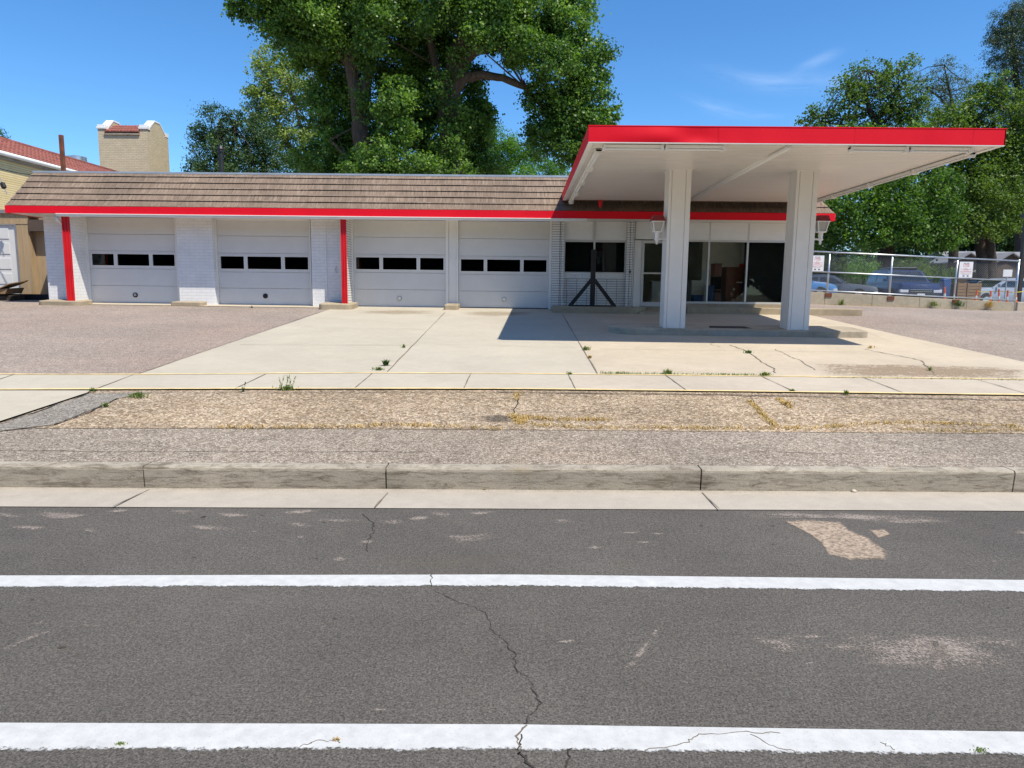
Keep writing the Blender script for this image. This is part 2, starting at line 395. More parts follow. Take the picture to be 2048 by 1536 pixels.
m_wood = simple('weathered wood', (.25, .15, .075), .85, .3, 3, .1, 30, stretch=(1, 6, 6))
m_orange = simple('orange plastic', (.85, .12, .015), .5, .05)
m_conew = simple('reflective white band', (.8, .8, .78), .4, .03)
m_tire = simple('tyre rubber', (.02, .02, .02), .8)
m_carglass = simple('car glass', (.02, .025, .03), .06, .1, 2, spec=.8)
m_chrome = simple('chrome', (.6, .6, .62), .2, .05, metal=.9)
m_lamp = simple('headlamp lens', (.6, .62, .65), .1, .05, spec=.8)
m_redlamp = simple('tail lamp', (.4, .01, .01), .2)
m_lampglass = simple('lantern frosted glass', (.42, .40, .36), .3, .05)
m_lampred = simple('lantern roof red', (.23, .012, .014), .5, .1)
m_sign = simple('sign face', (.78, .77, .76), .5, .03)
m_signred = simple('sign red lettering', (.55, .12, .12), .5)
m_signdk = simple('sign dark lettering', (.12, .12, .13), .5)
m_slate = simple('grey roof shingles', (.22, .22, .235), .85, .12, 3)
m_brownwall = simple('brown siding', (.085, .06, .045), .8, .2, 2)
m_blue = simple('blue plastic', (.03, .08, .22), .5)
m_brown = simple('brown cabinet', (.17, .055, .03), .5, .15, 3)
m_curtain_shade = simple('black curtain and shade sheet', (.01, .01, .012), .9, .3, 4)
m_tapey = simple('yellow tape', (.75, .6, .08), .5)
m_bark = bark('cottonwood bark', (.12, .085, .062)); m_barkd = bark('dark bark', (.06, .048, .04)); m_barkl = bark('pale bark', (.3, .24, .16))

# ------------------------------------------------------------------ setting: ground, road, kerb, paving
K = .038
def struct(o): o['kind'] = 'structure'; return o
def ground_sheet():
    xs = [-500, -250, -120, -70, -45]+[x for x in np.arange(-36, 47, 3.)]+[55, 75, 120, 250, 500]
    ts = [-500, -200, -80, -30, -12, 0, 5.60, 5.66, 8, 12, 16, 19, 21.4, 24, 26, 28, 31, 40, 60, 100, 200, 450, 900]
    b = MB()
    for t in ts:
        for x in xs:
            xc = max(-36, min(46, x)); y = t+K*xc*(1 if t < 19 else 0)
            z = -.06 if t <= 5.6 else G(x, y)-.02
            b.v.append((x, y, z))
    n = len(xs)
    for i in range(len(ts)-1):
        for j in range(n-1): b.f.append((i*n+j, i*n+j+1, (i+1)*n+j+1, (i+1)*n+j))
    return struct(b.build('ground', m_dirt))
ground_sheet()
def skewstrip(name, t0, t1, z, mat, x0=-60, x1=60):
    b = MB(); n = 24
    for i in range(n+1):
        x = x0+(x1-x0)*i/n; b.v += [(x, t0+K*x, z), (x, t1+K*x, z)]
    for i in range(n): b.f.append((2*i, 2*i+2, 2*i+3, 2*i+1))
    return struct(b.build(name, mat))
road = skewstrip('road', -8, 5.16, 0, m_road)
# gutter pan with a slight fall and joints
b = MB()
for i in range(25):
    x = -60+5*i; b.v += [(x, 5.14+K*x, .006), (x, 5.615+K*x, .022)]
for i in range(24): b.f.append((2*i, 2*i+2, 2*i+3, 2*i+1))
gut = struct(b.build('gutter', m_gutter))
gb = MB(); e_ = []
for i in range(121):
    x = -15+.25*i
    for t, ev in ((5.50, 0.), (5.56, .5), (5.60, 1.)): gb.v.append((x, t+K*x, .0245+(t-5.5)*.03)); e_.append(ev)
for i in range(120):
    for k in range(2): gb.f.append((i*3+k, i*3+3+k, i*3+4+k, i*3+1+k))
go = gb.build('kerb_grime', m_dust, gut); go.data.attributes.new('edge', 'FLOAT', 'POINT').data.foreach_set('value', e_)
# kerb as separate stones in one structure, small gaps between
kx = [-60, -30, -16, -10, onz(302, 950, .1).x, onz(779, 950, .1).x, onz(1399, 960, .1).x, onz(2024, 965, .1).x, 10, 16, 30, 60]
b = MB()
for x0, x1 in zip(kx[:-1], kx[1:]):
    g_ = .006
    def pt(x, t, z): return (x, t+K*x, z)
    prof = [(5.60, -.05), (5.586, .172), (5.589, .190), (5.601, .203), (5.72, .205), (5.72, -.05)]
    a = [pt(x0+g_, t, z) for t, z in prof]; c = [pt(x1-g_, t, z) for t, z in prof]; n = len(prof)
    b.add(a+c, [tuple(range(n)), tuple(range(2*n-1, n-1, -1))]+[(i, n+i, n+(i+1) % n, (i+1) % n) for i in range(n)])
kerb = struct(b.build('kerb', m_kerb))
MB().box(-60, 60, 0, .01, 0, .01)
def lay(name, pts, mat, dz=.004, th=0):
    """flat sheet lying on the sloping lot"""
    b = MB(); q = []
    for p in pts:
        x, y = (p[0], p[1]); q.append((x, y, P(x, y)+dz))
    # counter-clockwise
    ar = sum(q[i][0]*q[(i+1) % len(q)][1]-q[(i+1) % len(q)][0]*q[i][1] for i in range(len(q)))
    if ar < 0: q.reverse()
    b.poly(q); return b.build(name, mat)
def L(px, py): p = lot(px, py); return (p.x, p.y)
# wide asphalt lot (follows the ground beyond the building front)
b = MB(); xs = list(np.arange(-34, 45, 1.5)); ts = [8.3, 10, 14, 18, 21.4, 23, 25, 26.5, 28, 30, 34, 40, 50, 62]
for t in ts:
    for x in xs: b.v.append((x, t, G(x, t)+.002 if t <= 21.4 else G(x, t)+.002))
n = len(xs)
for i in range(len(ts)-1):
    for j in range(n-1): b.f.append((i*n+j, i*n+j+1, (i+1)*n+j+1, (i+1)*n+j))
struct(b.build('parking_lot', m_lot))
def ln(x, pts):   # interpolate t at x
    return float(np.interp(x, [p[0] for p in pts], [p[1] for p in pts]))
YB = [(-34, 7.0), (-6.34, 8.28), (-3.69, 8.55), (-.28, 8.82), (2.9, 8.90), (6.4, 8.95), (34, 9.4)]       # sidewalk street edge
YT = [(-34, 8.2), (-7.08, 9.33), (-5.32, 9.46), (-2.46, 9.85), (-.32, 9.99), (1.85, 10.06), (4.74, 10.12), (7.24, 10.16), (34, 10.6)]
ST = [(-34, 5.6), (-5.05, 6.58), (-2.19, 6.75), (-.21, 6.84), (2.28, 6.92), (5.09, 7.02), (34, 7.9)]
def band(name, lo, hi, x0, x1, mat, dz, n=60):
    b = MB()
    for i in range(n+1):
        x = x0+(x1-x0)*i/n; a = lo(x); c = hi(x); b.v += [(x, a, P(x, a)+dz), (x, c, P(x, c)+dz)]
    for i in range(n): b.f.append((2*i, 2*i+2, 2*i+3, 2*i+1))
    return struct(b.build(name, mat))
band('asphalt_strip', lambda x: 5.72+K*x, lambda x: ln(x, ST)+.05, -34, 34, m_strip, .006)
# gravel verge with an inner grey wedge at its left
vl = -5.03
band('gravel_verge', lambda x: ln(x, ST), lambda x: ln(x, YB)+.02, -5.2, 34, m_verge, .010)
lay('grey_wedge', [L(-60, 872), L(0, 852), L(178, 790), L(300, 787), L(235, 800), L(110, 852), L(60, 858)], m_strip2, .016)['kind'] = 'structure'
lay('driveway_slab', [L(-900, 858), L(0, 846), L(175, 788), L(180, 784), L(-900, 784)], m_conA, .020)['kind'] = 'structure'
XJ = 1.09
band('sidewalk', lambda x: ln(x, YB), lambda x: ln(x, YT), -34, .68, m_conC, .024)
band('worn_sidewalk', lambda x: ln(x, YB), lambda x: ln(x, YT), .68, 34, m_conD, .024)
# forecourt slabs
def yt(x): return ln(x, YT)
aj = -2.06
lay('forecourt_slab', [(-5.32, yt(-5.32)), (aj+.08, yt(-2)), (aj-.1, 21.42), (-5.62, 21.42)], m_conA, .012)['kind'] = 'structure'
lay('forecourt_slab', [(aj+.08, yt(-2)), (1.09, yt(1.09)), (1.10, 21.42), (aj-.1, 21.42)], m_conC, .0122)['kind'] = 'structure'
lay('forecourt_slab', [(1.09, yt(1.09)), (4, yt(4)), (8.55, yt(8.5)), (8.5, 11.95), (8.36, 15.5), (8.35, 20.5), (8.3, 21.42), (1.10, 21.42)], m_conB, .0124)['kind'] = 'structure'
lay('doorway_apron', [(-13.4, 20.75), (-5.62, 20.72), (-5.62, 21.42), (-13.4, 21.42)], m_conB, .016)['kind'] = 'structure'
# exposed aggregate area of the right slab
def edgepatch(name, px, mat, parent, zf, dz, k=.7):
    pts = [zf(*p) for p in px]; c = sum((Vector(p) for p in pts), Vector())/len(pts)
    b = MB(); n = len(pts)
    dense = []
    for i in range(n):
        a, d = Vector(pts[i]), Vector(pts[(i+1) % n])
        for t in (0, .33, .66): dense.append(a.lerp(d, t))
    n = len(dense)
    up = Vector((0, 0, dz))
    b.v = [tuple(p+up) for p in dense]+[tuple(p.lerp(c, 1-k)+up) for p in dense]+[tuple(c+up)]
    for i in range(n):
        j = (i+1) % n; b.f += [(i, j, n+j, n+i), (n+i, n+j, 2*n)]
    o = b.build(name, mat, parent)
    at_ = o.data.attributes.new('edge', 'FLOAT', 'POINT'); at_.data.foreach_set('value', [0.]*n+[1.]*(n+1))
    return o
zr = lambda x, y: onz(x, y, 0)
fc = [o for o in COL.objects if o.name.startswith('forecourt_slab')][-1]
m_exp = speckle('exposed aggregate', (.33, .245, .165), .47, .68, .85, 26)
edgepatch('exposed_aggregate', [(1625, 728), (1800, 730), (1990, 735), (2060, 742), (2060, 760), (1900, 758), (1720, 756), (1640, 752)], m_exp, fc, lot, .016, .4)
# yellow painted edges
def edgeline(f, x0, x1, wdt, off, dz):
    b = MB(); n = 70
    for i in range(n+1):
        x = x0+(x1-x0)*i/n; y = f(x)+off+.006*math.sin(x*5.1)+.004*math.sin(x*13); wd = wdt*(1+.25*math.sin(x*3.3)); b.v += [(x, y, P(x, y)+dz), (x, y+wd, P(x, y+wd)+dz)]
    for i in range(n): b.f.append((2*i, 2*i+2, 2*i+3, 2*i+1))
    return struct(b.build('yellow_edge_line', m_yel))
edgeline(lambda x: ln(x, YB), -20, 20, .06, .0, .030)
edgeline(lambda x: ln(x, YT), -20, 20, .055, -.06, .030)
# road paint lines
def paintline(t0pts, t1pts):
    xs = np.linspace(-14, 14, 141); b = MB(); e = []
    for x in xs:
        a = ln(x, t0pts); c = ln(x, t1pts)
        for k, ev in ((0, -.15), (.28, .55), (.6, 1.0), (.97, .9), (1.0, .35)):
            b.v.append((x, a+(c-a)*k, .0035)); e.append(ev)
    for i in range(len(xs)-1):
        for k in range(4): b.f.append((i*5+k, (i+1)*5+k, (i+1)*5+k+1, i*5+k+1))
    o = b.build('road_line', m_line, None)
    o.data.attributes.new('edge', 'FLOAT', 'POINT').data.foreach_set('value', e); return struct(o)
paintline([(-14, 1.95), (-1.86, 2.262), (-.02, 2.32), (1.85, 2.355), (14, 2.62)], [(-14, 2.1), (-1.96, 2.426), (-.02, 2.481), (1.93, 2.5), (14, 2.75)])
paintline([(-14, 3.2), (-2.86, 3.60), (-.04, 3.735), (2.84, 3.775), (14, 4.0)], [(-14, 3.4), (-2.96, 3.763), (-.045, 3.904), (2.95, 3.954), (14, 4.2)])
# bared patches and scuffs on the road
edgepatch('worn_patch', [(1560, 1040), (1600, 1038), (1680, 1042), (1700, 1060), (1740, 1075), (1765, 1095), (1782, 1105), (1775, 1122), (1700, 1124), (1655, 1112), (1640, 1085), (1610, 1065)], m_bare, road, zr, .0025, .7)
edgepatch('worn_patch', [(1735, 1060), (1770, 1058), (1785, 1070), (1755, 1078)], m_bare, road, zr, .0025, .3)
edgepatch('worn_patch', [(1430, 1024), (1560, 1022), (1780, 1028), (1900, 1034), (1960, 1040), (1900, 1052), (1760, 1048), (1620, 1036), (1480, 1038)], m_scuff, road, zr, .0022, .2)
for q in ([(70, 1018), (160, 1024), (150, 1036), (60, 1040)], [(430, 1026), (480, 1024), (510, 1030), (450, 1042)], [(1095, 1038), (1140, 1036), (1150, 1046), (1110, 1048)], [(880, 1072), (990, 1064), (1000, 1078), (910, 1088)],
          [(1600, 1290), (1700, 1262), (1900, 1262), (2060, 1270), (2060, 1340), (1880, 1350), (1720, 1330)], [(1850, 1280), (1890, 1285), (1905, 1330), (1890, 1370), (1865, 1345)], [(1480, 1270), (1600, 1268), (1640, 1300), (1560, 1310)],
          [(0, 1300), (50, 1272), (110, 1258), (100, 1266), (50, 1284), (0, 1308)], [(1240, 1350), (1275, 1300), (1300, 1270), (1330, 1236), (1318, 1264), (1290, 1305), (1260, 1345)]):
    edgepatch('scuff_mark', q, m_scuff, road, zr, .002, .15)
wr = random.Random(11)
for k in range(34):
    if k < 16: x_, y_, w2, h2 = wr.uniform(0, 1500), wr.uniform(1022, 1056), wr.uniform(18, 60), wr.uniform(3, 7)
    else: x_, y_, w2, h2 = wr.uniform(0, 2048), wr.choice([wr.uniform(1060, 1140), wr.uniform(1190, 1430)]), wr.uniform(6, 34), wr.uniform(2.5, 6)
    sl = wr.uniform(-.12, .12)*w2
    edgepatch('scuff_mark', [(x_-w2, y_-sl), (x_-w2*.3, y_-h2-sl*.3), (x_+w2*.5, y_-h2*.8+sl*.5), (x_+w2, y_+sl), (x_+w2*.3, y_+h2+sl*.3), (x_-w2*.6, y_+h2*.7-sl*.6)], m_scuff, road, zr, .0019+k*.00001, .2)
for k in range(14):
    x_, y_, w2 = wr.uniform(0, 2048), wr.choice([wr.uniform(1030, 1140), wr.uniform(1190, 1430)]), wr.uniform(5, 12)
    edgepatch('dark_stain', [(x_-w2, y_), (x_, y_-w2*.35), (x_+w2, y_), (x_, y_+w2*.35)], m_stain, road, zr, .0016+k*.00001, .3)
edgepatch('dust_patch', [(720, 1112), (860, 1108), (1060, 1106), (1070, 1125), (1000, 1140), (800, 1142), (720, 1132)], m_dust, road, zr, .0018, .6)
edgepatch('dust_patch', [(1220, 1118), (1260, 1120), (1265, 1135), (1225, 1138)], m_dust, road, zr, .0018, .6)
vg = [o for o in COL.objects if o.name.startswith('gravel_verge')][0]
edgepatch('dark_stain', [(950, 835), (1000, 828), (1030, 835), (1030, 848), (970, 850)], m_stain, vg, lot, .014, .5)
m_rusty = ragged('brown run-off stain', (.33, .25, .15), nscale=9, inner=.4, lo=.3, hi=1.1, rough=.9)
for k, q in enumerate(([(700, 622), (800, 619), (895, 622), (890, 630), (780, 632), (700, 628)], [(905, 624), (1000, 622), (1090, 624), (1085, 632), (980, 636), (910, 632)]  )):
    edgepatch('run_off_stain', q, m_rusty, fc, lot, .0165+k*.0003, .35)
# cracks and joints
def crackline(name, px, zf, parent, mat, wd, dz, jag=.012, sub=6):
    pts = []
    P_ = [zf(*p) for p in px]
    for i in range(len(P_)-1):
        for k in range(sub):
            q = P_[i].lerp(P_[i+1], k/sub); j = jag if (k or i) else 0
            pts.append(q+Vector((random.uniform(-j, j), random.uniform(-j, j), 0)))
    pts.append(P_[-1]); b = MB(); n = len(pts)
    for i, p in enumerate(pts):
        t = (pts[min(i+1, n-1)]-pts[max(i-1, 0)]); t.z = 0; t.normalize(); s = Vector((-t.y, t.x, 0))*wd*.5*random.uniform(.5, 1.4)
        b.v += [tuple(p+s+Vector((0, 0, dz))), tuple(p-s+Vector((0, 0, dz)))]
    for i in range(n-1): b.f.append((2*i, 2*i+1, 2*i+3, 2*i+2))
    return b.build(name, mat, parent)
for px, wd in (([(865, 1180), (935, 1210), (975, 1228), (985, 1262), (1010, 1284), (1030, 1310), (1028, 1322), (1040, 1345), (1058, 1362), (1082, 1405), (1062, 1430), (1054, 1450)], .0036), ([(1042, 1470), (1036, 1500), (1050, 1520), (1068, 1545)], .008), ([(1145, 1498), (1132, 1536)], .007),
               ([(725, 1028), (745, 1048), (748, 1062), (735, 1080), (736, 1104)], .006), ([(864, 1150), (864, 1174)], .006)):
    crackline('crack', px, zr, road, m_crack, wd, .0042)
crackline('crack', [(1054, 1452), (1036, 1475), (1040, 1500)], zr, road, m_joint, .007, .0048, .01)
for px in ([(1290, 1503), (1370, 1490), (1400, 1470), (1480, 1466), (1560, 1468)], [(1500, 1470), (1560, 1500), (1600, 1506)], [(1760, 1486), (1790, 1502)], [(600, 1495), (640, 1480), (680, 1488)]):
    crackline('crack', px, zr, road, m_joint, .0035, .0048, .008)
zg = lambda x, y: onz(x, y, .016)
for px in ([(298, 980), (226, 1013)], [(776, 986), (750, 1014)], [(1404, 986), (1438, 1018)]):
    crackline('joint', px, zg, gut, m_joint, .014, .004, .002)
fs = [o for o in COL.objects if o.name.startswith('forecourt_slab')]
for px, wd in ([(890, 626), (830, 688), (775, 745)], .016), ([(1125, 630), (1160, 690), (1195, 750)], .02), ([(640, 625), (450, 690), (270, 752)], .02), ([(600, 657), (850, 660)], .012), ([(860, 690), (1150, 697)], .010), ([(480, 691), (840, 692)], .014), ([(1140, 664), (1215, 666)], .014):
    crackline('joint', px, lot, fs[0], m_joint, wd, .018, .006)
for px, wd in ([(1460, 692), (1490, 702), (1518, 722), (1545, 738), (1552, 748)], .02), ([(1730, 700), (1790, 712), (1840, 722), (1852, 735), (1870, 752)], .02), ([(1550, 700), (1580, 715), (1600, 722), (1630, 742)], .012), ([(1200, 700), (1500, 703), (1760, 706)], .01), ([(1430, 684), (1420, 690), (1445, 696)], .012), ([(1735, 640), (1720, 660), (1790, 690)], .004):
    crackline('crack', px, lot, fs[2], m_joint, wd, .018, .025)
sw = [o for o in COL.objects if o.name.startswith('sidewalk')][0]
for px in ([(270, 752), (190, 783)], [(535, 750), (470, 782)], [(745, 750), (710, 780)], [(942, 750), (928, 780)], [(1136, 751), (1151, 783)], [(30, 752), (-60, 783)], [(1330, 753), (1372, 784)], [(1520, 755), (1590, 788)], [(1722, 757), (1810, 791)], [(1945, 760), (2055, 792)]):
    crackline('joint', px, lot, sw, m_joint, .014, .030, .003)
for px, wd in ([(175, 790), (90, 822), (0, 850)], .03), ([(235, 800), (180, 826), (110, 852)], .03), ([(300, 788), (600, 788), (1000, 787)], .02), ([(1000, 787), (1300, 790), (1600, 795), (2060, 803)], .05), ([(0, 859), (300, 858), (640, 859), (1000, 862)], .012), ([(1038, 800), (1030, 820), (1024, 838)], .02), ([(1500, 795), (1525, 830), (1545, 855)], .015):
    crackline('crack', px, lot, vg, m_crack, wd*.6, .022, .02)
ss = [o for o in COL.objects if o.name.startswith('asphalt_strip')][0]
for px in ([(0, 902), (200, 905), (480, 905), (700, 905), (860, 906)], [(1500, 905), (1760, 912)]):
    crackline('crack', px, lot, ss, m_crack, .007, .010, .015)
exec_later = []

# ------------------------------------------------------------------ the service station
def X(px, Y, py=520): return at(px, py, Y).x
def Z(px, py, Y): return at(px, py, Y).z
YF, YP, YD, YS = 20.42, 21.18, 21.44, 21.30      # fascia face, piers, doors, shop front
ZF0, ZF1 = 3.69, 3.90
XL, XR = -14.98, 8.80
st = thing('service_station', 'long low white service station with shingled mansard roof, red fascia and four garage doors', 'building', (-3, 21.4, 1.0))
WL, WR = -14.40, 8.25
YB_ = 29.6
# flat roof, ceiling, back and side walls
MB().box(XL+.6, XR-.62, 21.45, YB_, 4.86, 4.94).build('flat_roof', m_flat, st)
b = MB(); b.box(WL, WL+.25, YP, YB_-.25, .9, 3.698); b.box(WL+.3, WL+.5, 21.5, YB_-.26, 3.6985, 4.855); b.box(WR-.25, WR, YS+.21, 24.9, .9, 1.38); b.box(WR-.25, WR, YS+.21, 24.9, 3.12, 4.855); b.box(WR-.25, WR, 24.901, YB_-.25, .9, 4.855); b.box(WL, WR, YB_-.25, YB_, .9, 4.855); b.box(.85, 1.0, YD+.05, YB_-.26, 1.0, 4.85)  # right wall has an added, unseen opening that lets daylight into the shop
b.build('wall', m_pb, st)
# wall above the doors and shop front, behind the eave
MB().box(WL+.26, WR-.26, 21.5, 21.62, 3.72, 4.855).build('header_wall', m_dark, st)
MB().box(WL+.26, .84, 21.9, YB_-.26, 1.02, 1.06).build('garage_floor', m_intfloor, st)
# mansard: overlapping shingle courses
def xl(t): return XL+.02+(t*.26)
def xr(t): return XR-.02-(t*.68)
def ym(t): return YF+.03+t*(21.36-YF-.03)
CANX0, CANX1 = 1.08, 8.17
b = MB(); hgt = RZ1-RZ0
for i in range(NROW):
    t0, t1 = i/5.6, min(1.0, (i+1)/5.6+.03)
    z0, z1 = RZ0+hgt*t0, RZ0+hgt*t1
    th = .034; z0g = z0+.004
    n = 30
    x0, x1 = xl(t0), xr(t0); x0b, x1b = xl(t1), xr(t1)
    # butt end leans out: bottom edge proud by th, top edge tucked under the next course
    for k in range(n):
        a0 = x0+(x1-x0)*k/n; a1 = x0+(x1-x0)*(k+1)/n; c0 = x0b+(x1b-x0b)*k/n; c1 = x0b+(x1b-x0b)*(k+1)/n
        jz = random.uniform(-.004, .004)
        b.hull8([(a0, ym(t0)-th, z0g+jz), (a1, ym(t0)-th, z0g+jz), (a1, ym(t0)+.05, z0g+.02), (a0, ym(t0)+.05, z0g+.02)], [(c0, ym(t1)+.012, z1), (c1, ym(t1)+.012, z1), (c1, ym(t1)+.06, z1), (c0, ym(t1)+.06, z1)])
    # returns on both ends
    for sgn, q0, q1 in ((-1, xl(t0), xl(t1)), (1, xr(t0), xr(t1))):
        o0 = q0+sgn*.0; b.hull8([(min(o0, o0-sgn*.05), ym(t0)+.05, z0), (max(o0, o0-sgn*.05), ym(t0)+.05, z0), (max(o0, o0-sgn*.05), YB_, z0), (min(o0, o0-sgn*.05), YB_, z0)],
                               [(min(q1, q1-sgn*.05), ym(t1)+.05, z1), (max(q1, q1-sgn*.05), ym(t1)+.05, z1), (max(q1, q1-sgn*.05), YB_, z1), (min(q1, q1-sgn*.05), YB_, z1)])
roof = b.build('shingle_roof', m_shingle, st)
MB().box(xl(1)-.02, xr(1)+.02, 21.34, 21.46, 4.965, 5.02).build('drip_edge', m_drip, st)
# fascia: front and two ends
b = MB(); b.box(XL, XR, YF, YF+.04, ZF0, ZF1); b.box(XL, XL+.04, YF+.042, YB_+.3, ZF0, ZF1); b.box(XR-.04, XR, YF+.042, YB_+.3, ZF0, ZF1)
b.build('fascia', m_red, st, bevel=.006)
xg0 = X(112, YF, 430)
b = MB(); b.box(xg0, 1.78, YF+.012, YF+.13, 3.61, 3.686); b.box(xg0, 1.78, YF-.025, YF+.01, 3.665, 3.688)
b.build('gutter', m_white, st, bevel=.004)
MB().box(XL+.05, XR-.05, YF+.14, YD+.06, 3.70, 3.72).build('soffit', m_soffit, st)
MB().box(XL+.05, WL-.001, YD+.07, YB_+.25, 3.70, 3.72).build('side_soffit', m_soffit, st); MB().box(WR+.001, XR-.05, YD+.07, YB_+.25, 3.70, 3.72).build('side_soffit', m_soffit, st)
# piers between the doors
def zb(x, y=21.3): return P(x, y)-.03
def pier(x0, x1, y0=YP, name='pier', mat=None, y1=None):
    return MB().box(x0, x1, y0, y1 or YD+.2, zb(x0), 3.698).build(name, mat or m_pb, st, bevel=.006)
pier(WL+.001, X(150, YP)-.02, YP-.004)
pier(X(354, YP)+.02, X(427, YP))
pier(X(623, YP), X(684, YP))
# fins under the eave with red caps on their ends
fins = []
for pl, pr in ((128.5, 143.5), (682, 693.5)):
    x0, x1 = X(pl, 20.58), X(pr, 20.58)
    x1d = X(177 if pl < 200 else 705, YD)-.005
    MB().box(x0+.02, min(x1-.01, x1d), 20.62, YD+.1, zb(x0), 3.697).build('fin_wall', m_pb if pl < 200 else m_rb, st)
    b = MB(); w_ = (x1-x0)/5; zz = P(x0, 20.6)+.12
    b.box(x0, x1, 20.585, 20.618, zz, 3.66)
    for k in (0, 2, 4): b.box(x0+k*w_+.006, x0+(k+1)*w_-.006, 20.565, 20.583, zz, 3.66)
    b.build('red_post_cap', m_redfin, st, bevel=.004)
# downspout elbow near the left fin
MB().tube([(X(118, 20.6)+.03, 20.56, 3.62), (X(118, 20.6)+.05, 20.60, 3.52), (X(126, 20.6), 20.72, 3.40)], .045, 10).build('downspout_elbow', m_white, st, smooth=True)
# garage doors
DO = [(178, 355, 433, 607, 0), (435, 622, 440, 611, 1), (706, 893, 442, 614.5, 2), (916, 1099, 446, 618, 3)]
for (pl, pr, pt, pb, i) in DO:
    x0, x1 = X(pl, YD), X(pr, YD); zb0 = P((x0+x1)/2, YD)+.03; z1 = 3.69
    b = MB(); win0, win1 = Z((pl+pr)/2, pt+72+(2 if i == 0 else 0), YD), Z((pl+pr)/2, pt+98.5+(1 if i < 2 else 0), YD)
    zt, zs = win0+.075, win1-.075                  # window section
    secs = [(zb0, zb0+(zs-zb0)/2), (zb0+(zs-zb0)/2, zs), (zt, zt+(z1-zt)*.5), (zt+(z1-zt)*.5, z1)]
    for a, c in secs: b.box(x0+.02, x1-.02, YD, YD+.045, a+.004, c-.004)
    # ribs of the window section
    pw = x1-x0-.04; xs_ = [x0+.02, x0+.02+pw*.018, x0+.02+pw*.286, x0+.02+pw*.310, x0+.02+pw*.690, x0+.02+pw*.714, x0+.02+pw*.982, x1-.02]
    b.box(x0+.02, x1-.02, YD-.002, YD+.043, win0, zt-.004); b.box(x0+.02, x1-.02, YD-.002, YD+.043, zs+.004, win1)
    for k in (0, 2, 4, 6): b.box(xs_[k], xs_[k+1], YD-.0021, YD+.043, win1, win0)
    b.box(x0+.02, x1-.02, YD+.046, YD+.06, zb0, win1-.02); b.box(x0+.02, x1-.02, YD+.046, YD+.06, win0+.02, z1)
    d = b.build('garage_door', m_gdoor, st, bevel=.004)
    for k in (1, 3, 5):
        wf = MB()
        wf.box(xs_[k], xs_[k]+.018, YD-.008, YD+.03, win1, win0); wf.box(xs_[k+1]-.018, xs_[k+1], YD-.008, YD+.03, win1, win0)
        wf.box(xs_[k]+.018, xs_[k+1]-.018, YD-.008, YD+.03, win0-.018, win0); wf.box(xs_[k]+.018, xs_[k+1]-.018, YD-.008, YD+.03, win1, win1+.018)
        wf.box(xs_[k]+.012, xs_[k+1]-.012, YD+.031, YD+.036, win1+.012, win0-.012)
        o = wf.build('window', m_gldark, d); o.data.materials.append(m_white)
        for p in o.data.polygons[:24]: p.material_index = 1
    lx = [271, 531, 799, 1008][i]; lz = [590, 592, 597, 599][i]
    cx_, cz_ = X(lx, YD, lz), Z(lx, lz, YD)
    lk = MB().tube([(cx_, YD-.02, cz_), (cx_, YD+.01, cz_)], .075, 18).build('lock', m_black if i < 2 else m_galv, d)
    MB().tube([(cx_+.004, YD-.032, cz_+.006), (cx_+.004, YD-.0205, cz_+.006)], .042, 14).build('lock_core', m_galv if i < 1 else (m_dark if i == 1 else m_white), lk)
    MB().box(x0+.02, x1-.02, YD-.006, YD+.03, zb0-.035, zb0-.002).build('weather_strip', m_black if i == 3 else m_gdoor, d)
    # timber jambs
    jw = .11
    MB().box(x0-(jw-.02 if i != 3 else .05), x0+.016, YD-.07, YD+.08, P(x0, YD)-.02, 3.696).build('door_jamb', m_white, st, bevel=.006)
    MB().box(x1-.016, x1+(.07 if i != 1 else .02), YD-.07, YD+.08, P(x1, YD)-.02, 3.696).build('door_jamb', m_white, st, bevel=.006)
    if i == 1: MB().box(x0+.02, x1-.02, YD-.03, YD+.05, 3.64, 3.6965).build('door_header', m_white, st, bevel=.006)
# slim post between doors three and four
xm0, xm1 = X(893, YD)+.075, X(916, YD)-.055
MB().box(xm0, xm1, YD-.045, YD+.15, zb(-2), 3.695).build('mullion_post', m_white, st)
# white stacked-brick pier, window bay, second pier
MB().box(X(1101, YP)+.03, X(1119, YP), YP+.0, YS+.35, zb(1), 3.697).build('brick_pier', m_rb, st)
MB().box(X(1119, YP)+.015, X(1128, YP), YP+.01, YS+.35, zb(1), 3.696).build('brick_pier', m_rb, st)
MB().box(X(1253, YP), X(1260, YP)-.012, YP+.01, YS+.35, zb(3), 3.696).build('brick_pier', m_rb, st)
MB().box(X(1260, YP), X(1267.5, YP), YP-.003, YS+.35, zb(3), 3.697).build('brick_pier', m_rb, st)
bx0, bx1 = X(1128, YP)+.002, X(1253, YP)-.003
zw0, zw1, zsp = 2.18, 3.13, 3.70
MB().box(bx0, bx1, YS, YS+.18, 1.0, zw0-.17).build('bay_wall', m_rb, st)
b = MB(); n = 26
for k in range(n):
    a = bx0+(bx1-bx0)*k/n; b.box(a+.004, bx0+(bx1-bx0)*(k+1)/n-.004, YS-.03, YS+.17, zw0-.165, zw0-.045)
b.build('brick_sill', m_white, st)
MB().box(bx0, bx1, YS-.015, YS+.15, zw0-.042, zw0-.004).build('window_sill', m_white, st)
b = MB(); b.box(bx0, bx0+.035, YS+.02, YS+.07, zw0, zw1); b.box(bx1-.035, bx1, YS+.02, YS+.07, zw0, zw1); b.box(bx0+.036, bx1-.036, YS+.02, YS+.07, zw1-.035, zw1); b.box(bx0+.036, bx1-.036, YS+.02, YS+.07, zw0, zw0+.03)
fw = b.build('window_frame', m_alu, st)
MB().box(bx0+.03, bx1-.03, YS+.04, YS+.046, zw0+.025, zw1-.03).build('window_pane', m_gl, fw)
xmid = X(1188, YS)
